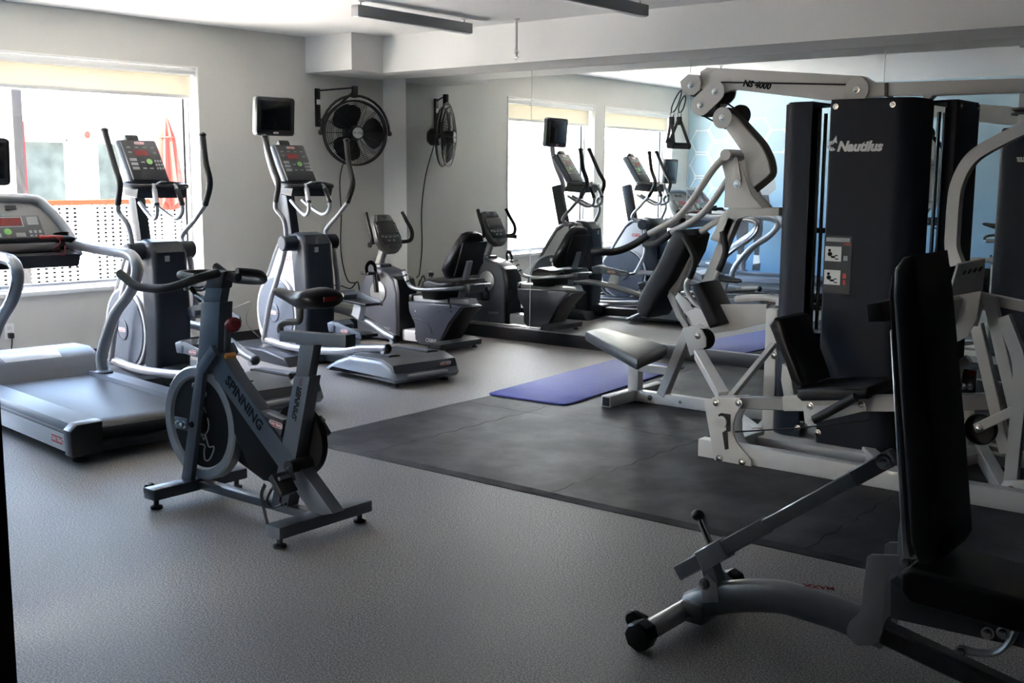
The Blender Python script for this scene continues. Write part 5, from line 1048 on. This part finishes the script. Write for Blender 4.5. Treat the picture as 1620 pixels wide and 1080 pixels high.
    bk = [(-3.509, 0.991), (-3.447, 0.986), (-3.529, 0.767), (-3.586, 0.72), (-3.614, 0.742)]
    plate('back_plate', bk, 6.09, 6.15)
    # curl pad with two padded handles
    cd = Vector((0.62, 0, 0.55)).normalized()
    q = [(-3.317, 5.95, 0.799), (-3.142, 5.95, 0.855), (-3.018, 5.95, 0.708), (-3.191, 5.95, 0.585)]
    v0, v1, v2, v3 = [Vector(p) for p in q]
    ob('arm_pad', M().prism([(v0.x-0.02, v0.z+0.01), (v0.x+0.055, v0.z+0.035), (v3.x+0.075, v3.z+0.01), (v3.x-0.0, v3.z-0.02)], 5.86, 6.12, 'y', 0.024, 3), 'vinyl')
    for hp in ('a', 'b'):
        if hp == 'a': G = [(-3.414, 5.93, 1.094), (-3.369, 5.93, 1.028), (-3.341, 5.93, 0.969), (-3.344, 5.93, 0.909), (-3.367, 5.93, 0.847)]; S = [(-3.367, 5.93, 0.847), (-3.388, 5.93, 0.815), (-3.382, 5.93, 0.766), (-3.333, 5.93, 0.705), (-3.263, 5.93, 0.672)]
        else: G = [(-3.238, 6.08, 1.126), (-3.219, 6.08, 1.055), (-3.213, 6.08, 1.006), (-3.228, 6.08, 0.952), (-3.255, 6.08, 0.89)]; S = [(-3.255, 6.08, 0.89), (-3.271, 6.08, 0.858), (-3.274, 6.08, 0.812), (-3.263, 6.08, 0.759)]
        h_ = ob('curl_handle', M().tube(S, 0.0155, 10, 4), 'frame'); ob('handle_sleeve', M().tube(G, 0.0195, 10, 4), 'matte', h_)
    hs = [(-3.371, 0.548), (-3.29, 0.578), (-3.234, 0.552), (-3.207, 0.509), (-3.205, 0.456), (-3.31, 0.388)]
    plate('pulley_guard', hs, 5.86, 5.868); plate('pulley_guard', hs, 5.93, 5.938); hc = [(-3.27, 5.9, 0.492)][0]; pul(hc, 0.062, 5.90); pul((hc[0]+0.025, 0, hc[2]), 0.062, 5.915); bolt(t, [(-3.261, 5.86, 0.516)][0], (0, -1, 0), 0.014, 0.012, True)
    ob('lower_arm', M().bar([(-3.188, 5.75, 0.427)][0], [(-2.72, 5.18, 0.317)][0], 0.06, 0.06, (1, 0, 0), 0.004), 'frame')
    plate('side_arm', [(-3.401, 0.64), (-3.294, 0.69), (-2.883, 0.721), (-2.878, 0.618), (-3.062, 0.557), (-3.22, 0.524), (-3.359, 0.55)], 5.97, 6.0)
    ob('side_block', M().span(tuple(Vector([(-3.37, 5.95, 0.7)][0])-Vector((0, 0.0, 0.03))), tuple(Vector([(-3.327, 5.95, 0.703)][0])+Vector((0, 0.03, 0.03))), 0.01), 'black')
    plate('seat_bracket', [(-3.58, 0.753), (-3.542, 0.708), (-3.494, 0.602), (-3.439, 0.539), (-3.469, 0.517), (-3.53, 0.591), (-3.597, 0.713)], 6.06, 6.09); plate('seat_bracket', [(-3.486, 0.748), (-3.396, 0.685), (-3.354, 0.611), (-3.388, 0.577), (-3.452, 0.642), (-3.507, 0.716)], 6.0, 6.012)
    ob('upper_arm', M().tube([tuple(Vector(p)) for p in [(-2.987, 5.8, 0.759), (-2.888, 5.8, 0.773), (-2.792, 5.8, 0.78), (-2.685, 5.8, 0.77)]], 0.028, 8, 3, False, 0.02), 'frame')
    plate('arm_ear', [(-2.703, 0.754), (-2.689, 0.79), (-2.661, 0.813), (-2.637, 0.794), (-2.613, 0.747)], 5.70, 5.71); bolt(t, [(-2.639, 5.7, 0.782)][0], (0, -1, 0), 0.013, 0.012, True)
    # post beside the tower with a thin brace
    pq = [(-2.738, 5.7, 0.736), (-2.67, 5.7, 0.741)]
    ob('corner_post', M().span((pq[0][0], 5.67, 0.02), (pq[1][0], 5.74, pq[0][2]), 0.005), 'frame'); bolt(t, [(-2.678, 5.67, 0.481)][0], (0, -1, 0), 0.014, 0.012, True)
    ob('thin_brace', M().bar([(-2.652, 5.6, 0.551)][0], [(-2.665, 5.15, 0.328)][0], 0.03, 0.032, (1, 0, 0), 0.003), 'frame')
    # ---- leg station in front of the tower, plane y = 5.10
    y1 = 5.10
    ob('front_beam', M().span((-2.80, y1-0.035, 0.013), (-0.2, y1+0.035, 0.105), 0.005), 'frame')
    lp = [(-2.767, 0.314), (-2.709, 0.331), (-2.56, 0.354), (-2.555, 0.309), (-2.582, 0.266), (-2.594, 0.219), (-2.592, 0.167), (-2.573, 0.124), (-2.543, 0.093), (-2.489, 0.043), (-2.487, -0.006), (-2.69, -0.01)]
    l1 = plate('leg_plate', lp, y1-0.05, y1-0.038); plate('leg_plate', lp, y1+0.038, y1+0.05)
    ob('plate_slot', M().prism([(-2.681, 0.25), (-2.663, 0.262), (-2.61, 0.262), (-2.607, 0.175), (-2.624, 0.169), (-2.614, 0.082), (-2.635, 0.075), (-2.653, 0.162), (-2.632, 0.178), (-2.63, 0.23), (-2.666, 0.229)], y1-0.0515, y1-0.0495, 'y'), 'black', l1)
    ob('slot_roller', M().lathe([(0.03, 0), (0.03, 0.01), (0, 0.012)], [(-2.655, 5.045, 0.218)][0], (0, -1, 0), 20), 'frame', l1)
    for p in [(-2.693, 5.048, 0.311), (-2.566, 5.048, 0.327), (-2.657, 5.048, 0.217), (-2.664, 5.048, 0.025), (-2.536, 5.048, 0.026)]: bolt(t, p, (0, -1, 0), 0.013, 0.012, True)
    ob('leg_arm', M().bar([(-2.616, 5.12, 0.313)][0], [(-2.348, 5.12, 0.341)][0], 0.05, 0.062, (0, 0, 1), 0.004), 'benchgrey')  # shading of the arm's dark face put in as a grey colour
    ob('seat_rail', M().bar([(-2.351, 5.12, 0.344)][0], [(-1.766, 5.12, 0.42)][0], 0.06, 0.075, (0, 0, 1), 0.004), 'frame')
    ob('seat_pad', M().prism([(-2.25, 0.441), (-2.251, 0.4), (-2.225, 0.382), (-2.027, 0.411), (-1.907, 0.432), (-1.896, 0.463), (-1.904, 0.489), (-2.092, 0.469)], 5.02, 5.40, 'y', 0.018, 3), 'vinylgrey')
    ob('back_pad', M().prism([(-2.425, 0.732), (-2.397, 0.769), (-2.357, 0.766), (-2.319, 0.661), (-2.276, 0.573), (-2.24, 0.493), (-2.225, 0.455), (-2.264, 0.447), (-2.298, 0.471), (-2.335, 0.56), (-2.378, 0.637)], 5.05, 5.38, 'y', 0.018, 3), 'vinyl')
    ob('back_rest_plate', M().prism([(-2.404, 0.525), (-2.369, 0.512), (-2.32, 0.326), (-2.378, 0.318), (-2.407, 0.444)], 5.18, 5.24, 'y', 0.003), 'frame')
    plate('seat_gusset', [(-2.228, 0.357), (-1.919, 0.397), (-1.918, 0.373), (-2.172, 0.277), (-2.214, 0.271)], 5.05, 5.06)
    lg = [(-2.158, 4.98, 0.296), (-2.137, 4.98, 0.311), (-1.94, 4.98, 0.446)]
    lh = ob('lever_handle', M().tube([(lg[0][0]-0.01, 5.06, lg[0][2]), lg[0]], 0.017, 10, 1), 'frame'); ob('lever_grip', M().tube(lg[1:], 0.022, 12, 1), 'matte', lh)
    ob('leg_cable', M().tube([(-2.607, 5.1, 0.163), (-2.277, 5.1, 0.23), (-1.911, 5.1, 0.32)], 0.004, 6, 1), 'matte')
    for p in [(-2.189, 5.05, 0.36), (-1.938, 5.05, 0.4)]: bolt(t, p, (0, -1, 0), 0.012, 0.01, True)
    for p in [(-2.449, 5.5, 0.136), (-2.336, 5.5, 0.129)]: bolt(t, p, (0, -1, 0), 0.012, 0.01, True)
    # ---- right hand stations: leg press plate, frame tubes, curved arm (planes 5.2 to 5.6)
    ob('right_beam', M().prism([(-2.297, 1.955), (-2.293, 1.885), (-2.096, 1.88), (-2.078, 1.857), (-2.055, 1.856), (-2.036, 1.875), (-1.538, 1.874), (-1.543, 1.942)], 6.08, 6.15, 'y', 0.004), 'frame')
    ob('beam_seam', M().prism([(-2.295, 1.952), (-2.278, 1.951), (-2.274, 1.878), (-2.291, 1.878)], 6.07, 6.16, 'y'), 'black')
    ca = [(-1.361, 5.45, 1.691), (-1.451, 5.45, 1.648), (-1.559, 5.45, 1.59), (-1.621, 5.45, 1.545), (-1.66, 5.45, 1.487), (-1.687, 5.45, 1.408), (-1.694, 5.45, 1.335), (-1.695, 5.45, 1.217), (-1.692, 5.45, 1.122), (-1.662, 5.45, 1.046)]
    ob('curved_arm', M().strip(ca, 0.055, 0.062, (0, 1, 0), 5), 'frame')
    ob('hanger', M().span(tuple(Vector([(-1.434, 5.45, 1.679)][0])-Vector((0, 0.03, 0))), tuple(Vector([(-1.37, 5.45, 1.823)][0])+Vector((0, 0.03, 0))), 0.004), 'frame')
    hp_ = [(-1.43, 5.42, 1.738)][0]; ob('pulley', M().lathe([(0.06, 0), (0.06, 0.008), (0.045, 0.016), (0.06, 0.024), (0.06, 0.032), (0, 0.032), (0, 0)], (hp_[0]+0.02, 5.45, hp_[2]-0.01), (0, 0, 1), 24, False), 'black')
    fp = ob('foot_plate', M().slab([[(-1.6, 5.22, 1.068)][0], [(-1.564, 5.5, 1.081)][0], [(-1.566, 5.5, 0.93)][0], [(-1.633, 5.22, 0.917)][0]], (-0.75, 0, 0.4), -0.012, 0.003), 'frame')
    ft = [(-1.579, 5.36, 1.027)][0]
    lw = ob('foot_plate_lower', M().slab([[(-1.63, 5.22, 0.911)][0], [(-1.565, 5.5, 0.924)][0], [(-1.596, 5.5, 0.765)][0], [(-1.654, 5.22, 0.794)][0]], (-0.75, 0, 0.3), -0.03, 0.003), 'frame')
    ob('plate_web', M().prism([(-1.663, 0.903), (-1.508, 0.942), (-1.519, 0.812), (-1.556, 0.727), (-1.655, 0.667), (-1.679, 0.784)], 5.30, 5.312, 'y', 0.002), 'frame', lw)
    ob('web_opening', M().prism([(-1.632, 0.899), (-1.601, 0.913), (-1.594, 0.879), (-1.609, 0.81), (-1.648, 0.798), (-1.653, 0.821)], 5.296, 5.301, 'y'), 'black', lw)
    fig = M()
    for i in range(4):
        c_ = Vector([(-1.581, 5.22, 1.026)][0]).lerp(Vector([(-1.569, 5.5, 1.031)][0]), (i+0.3)/4); fig.box(c_+Vector((0.012, -0.004, 0.0)), (0.004, 0.03, 0.022), Matrix.Rotation(0.4, 3, 'Y'))
    ob('foot_pictograms', fig, 'darkprint', fp)
    for a, b, y, w_ in (((1545, 512), (1592, 716), 5.60, 0.055), ((1566, 470), (1610, 660), 5.45, 0.055), ((1550, 470), (1640, 488), 5.5, 0.05)):
        A_, B_ = ony_(a, y), ony_(b, y); ob('frame_tube', M().bar(A_, B_, w_, w_, (1, 0, 0.2), 0.004), 'frame')
    ob('bent_tube', M().strip([(-1.377, 5.2, 0.847), (-1.34, 5.2, 0.766), (-1.306, 5.2, 0.685), (-1.29, 5.2, 0.603), (-1.288, 5.2, 0.462), (-1.294, 5.2, 0.232), (-1.297, 5.2, 0.044)], 0.055, 0.05, (0, 1, 0), 5), 'frame')
    ob('gusset_plate', M().prism([(-1.365, 0.002), (-1.311, 0.131), (-1.184, 0.153), (-1.174, 0.004)], 5.13, 5.145, 'y', 0.003), 'frame'); bolt(t, [(-1.279, 5.13, 0.094)][0], (0, -1, 0), 0.012, 0.01, True)
    ob('roller_arm', M().bar([(-1.488, 5.3, 0.31)][0], [(-1.327, 5.3, 0.418)][0], 0.045, 0.045, (0, 0, 1), 0.004), 'frame'); ra = [(-1.485, 5.33, 0.297)][0]; ob('roller', M().lathe([(0.068, 0), (0.074, 0.01), (0.074, 0.04), (0.068, 0.05), (0, 0.05), (0, 0)], ra, (0, 1, 0), 26, False), 'black'); bolt(t, [(-1.47, 5.275, 0.314)][0], (0, -1, 0), 0.014, 0.012, True)
    ob('back_rail', M().bar([(-1.822, 5.9, 0.296)][0], [(-1.567, 5.9, 0.336)][0], 0.05, 0.085, (0, 0, 1), 0.004), 'benchgrey'); ob('rail_end', M().cyl([(-1.569, 5.85, 0.343)][0], [(-1.539, 5.85, 0.347)][0], 0.04, 16), 'benchlight')
    ob('back_beam', M().bar([(-1.888, 6, 0.032)][0], [(-1.435, 5.85, 0.033)][0], 0.06, 0.075, (0, 0, 1), 0.004), 'frame')
    for (px, s_) in ((1528, 1),): ob('mechanism_plate', M().prism([(-1.84, 0.435), (-1.76, 0.434), (-1.758, 0.296), (-1.834, 0.29)], 6.2, 6.215, 'y', 0.002), 'benchlight'); ob('warning_label', M().prism([(-1.809, 0.426), (-1.763, 0.424), (-1.762, 0.404), (-1.808, 0.405)], 6.196, 6.199, 'y'), 'red')
    ob('mechanism_plate', M().prism([(-1.825, 0.253), (-1.704, 0.266), (-1.7, 0.213), (-1.726, 0.165), (-1.804, 0.168)], 6.0, 6.012, 'y', 0.002), 'benchlight')
    ob('bent_link', M().tube([(-1.83, 6.1, 0.305), (-1.832, 6.1, 0.387), (-1.817, 6.1, 0.464), (-1.774, 6.1, 0.506)], 0.025, 10, 4), 'frame')
    for p in [(-1.762, 5.99, 0.374), (-1.727, 5.99, 0.375), (-1.766, 5.99, 0.232), (-1.792, 5.99, 0.178), (-1.728, 5.99, 0.187)]: bolt(t, p, (0, -1, 0), 0.011, 0.01, True)
    # blue stop knob on the stack
    bk_ = [(-2.431, 5.62, 0.591)][0]; ob('blue_knob', M().ell(bk_, (0.022, 0.022, 0.022)), 'bluedot')
    return t
def ony_(px, y): return ONY[(px, y)]
ONY = {((1545, 512), 5.60): [(-1.604, 5.6, 0.755)][0], ((1592, 716), 5.60): [(-1.428, 5.6, 0.146)][0], ((1566, 470), 5.45): [(-1.51, 5.45, 0.902)][0], ((1610, 660), 5.45): [(-1.351, 5.45, 0.355)][0], ((1550, 470), 5.5): [(-1.569, 5.5, 0.894)][0], ((1640, 488), 5.5): [(-1.316, 5.5, 0.859)][0]}
machine()
# pull handles hanging from the overhead pulley by snap hooks
def strap_handle(P, label, back=0.0):
    t = thing('pull_handle', label, 'pull handle', tuple(P[2]), 0, 'pull handles')
    def ob(n, m, mt, p=None): return obj(n, m, mt, p or t, True)
    hook, ringp, gl, gr = [Vector(p) for p in P]
    d = (ringp-hook); s_ = Vector((0, 0.0, 0)) ; sidev = d.cross(Vector((0, 1, 0))).normalized()*0.014
    ob('snap_hook', M().tube([hook, hook.lerp(ringp, 0.3)+sidev, hook.lerp(ringp, 0.8)+sidev*1.1, ringp, hook.lerp(ringp, 0.8)-sidev*1.1, hook.lerp(ringp, 0.3)-sidev], 0.004, 6, 3, True), 'black')
    ob('ring', M().ring(ringp-Vector((0, 0, 0.012)), (0.3, 1, 0), 0.016, 0.003, 16, 6), 'steel')
    st = M(); top = ringp-Vector((0, 0, 0.03))
    for g in (gl, gr): st.strip([top, top.lerp(g, 0.5), g], 0.022, 0.003, (0.3, 1, 0), 1)
    ob('strap', st, 'matte'); ob('strap_keeper', M().box(tuple(top-Vector((0, 0, 0.02))), (0.03, 0.02, 0.05), None, 0.004), 'matte')
    ob('hand_grip', M().tube([gl, gr], 0.019, 12, 1), 'matte')
strap_handle([(-3.519, 6.08, 1.934), (-3.555, 6.08, 1.834), (-3.629, 6.08, 1.638), (-3.479, 6.08, 1.632)], 'black strap handle hanging open under the beam end, its grip level')
strap_handle([(-3.523, 6.04, 1.962), (-3.584, 6.04, 1.833), (-3.61, 6.04, 1.667), (-3.565, 6.04, 1.64)], 'black strap handle hanging folded beside the open one, with a thick keeper')
# ---------------------------------------------------------------- outside the windows
struct('ground_outside', M().span((-34, -22, -0.25), (-8.05, 34, -0.15)), 'paving')
def building():
    t = thing('neighbouring_building', 'cream building with tall windows across the courtyard outside', 'building', (-17.5, 8.0, -0.15))
    X0 = -17.0
    wins = [(3.2, 4.1), (6.2, 7.0), (9.15, 9.92), (10.40, 10.92), (14.6, 15.5)]; z0, z1 = 0.86, 2.0
    m = M(); e = -9.0
    for a, b in wins: m.span((X0-0.3, e, -0.2), (X0, a, 2.75)); m.span((X0-0.3, a, -0.2), (X0, b, z0)); m.span((X0-0.3, a, z1), (X0, b, 2.75)); e = b
    m.span((X0-0.3, e, -0.2), (X0, 27, 2.75)); obj('facade', m, 'facade', t, True)
    for a, b in wins:
        f = M()
        for lo, hi in (((X0-0.16, a, z0), (X0-0.08, a+0.03, z1)), ((X0-0.16, b-0.03, z0), (X0-0.08, b, z1)), ((X0-0.16, a, z0), (X0-0.08, b, z0+0.03)), ((X0-0.16, a, z1-0.03), (X0-0.08, b, z1))): f.span(lo, hi)
        fo = obj('window', f, 'white', t, True); obj('pane', M().span((X0-0.13, a+0.05, z0+0.05), (X0-0.12, b-0.05, z1-0.05)), 'pane_reflection', fo, True)  # pane colour mottled grey-green to paint in a foliage reflection
    obj('red_wall', M().span((X0+0.0, 9.0, -0.2), (X0+0.06, 9.13, 2.25)), 'redwall', t, True)
    obj('wall_lamp', M().ell((X0+0.05, 10.2, 2.08), (0.06, 0.04, 0.06)), 'umbrella', t, True)
building()
def fence():
    t = thing('courtyard_screen', 'white pierced screen wall with a brown top rail outside the window', 'fence', (-12.6, 6.0, -0.15))
    x = -12.6; m = M(); y = 0.0
    while y < 13.0: m.span((x-0.03, y, -0.15), (x+0.03, y+0.03, 1.08)); y += 0.10
    z = -0.15
    while z < 1.08: m.span((x-0.028, 0.0, z), (x+0.028, 13.0, z+0.022)); z += 0.05
    s = obj('screen_lattice', m, 'mesh', t, True); s['kind'] = 'stuff'
    obj('added_dark_sheet', M().span((x-0.09, 0.0, -0.15), (x-0.05, 13.0, 1.06)), 'gap', t, True)  # dark sheet added behind the lattice so its holes read dark
    obj('top_rail', M().span((x-0.06, 0.0, 1.08), (x+0.06, 13.0, 1.14), 0.01), 'wood', t, True)
    for yy in (0.02, 2.5, 5.0, 7.5, 10.0, 12.9): obj('fence_post', M().span((x-0.05, yy-0.05, -0.15), (x+0.05, yy+0.05, 1.10), 0.006), 'mesh', t, True)
fence()
def umbrella(x, y):
    t = thing('patio_umbrella', 'closed coral red patio umbrella outside the window', 'umbrella', (x, y, -0.15))
    m = M(); rings = []
    prof = [(0.015, 2.12), (0.04, 2.05), (0.085, 1.88), (0.11, 1.65), (0.14, 1.4), (0.17, 1.2), (0.185, 1.10), (0.05, 1.08)]
    for r, z in prof: rings.append([m.b.verts.new((x+math.cos(2*PI*k/32)*r*(1+0.22*math.cos(8*2*PI*k/32)*min(1, r/0.1)), y+math.sin(2*PI*k/32)*r*(1+0.22*math.cos(8*2*PI*k/32)*min(1, r/0.1)), z+0.10*math.cos(8*2*PI*k/32)*(0.5 if z < 1.15 else 0))) for k in range(32)])
    for A, B in zip(rings, rings[1:]):
        for j in range(32): m.b.faces.new((A[j], A[(j+1) % 32], B[(j+1) % 32], B[j]))
    m.b.faces.new(rings[0][::-1]); m.b.faces.new(rings[-1])
    obj('canopy', m, 'umbrella', t, True); obj('pole', M().cyl((x, y, -0.15), (x, y, 2.15), 0.018, 12), 'white', t, True)
    obj('umbrella_base', M().lathe([(0.28, 0), (0.28, 0.06), (0.08, 0.12), (0, 0.12)], (x, y, -0.15), (0, 0, 1), 24), 'greyprint', t, True)
    ti = obj('tie_band', M().ring((x, y, 1.88), (0, 0, 1), 0.092, 0.012, 24, 6), 'umbrella', t, True)
umbrella(-11.6, 8.0)
tag(obj('steel_column', M().span((-9.54, 5.0, -0.15), (-9.46, 5.09, 4.5), 0.004), 'colgrey'), 'grey steel column just outside the window, left of the red umbrella', 'column')
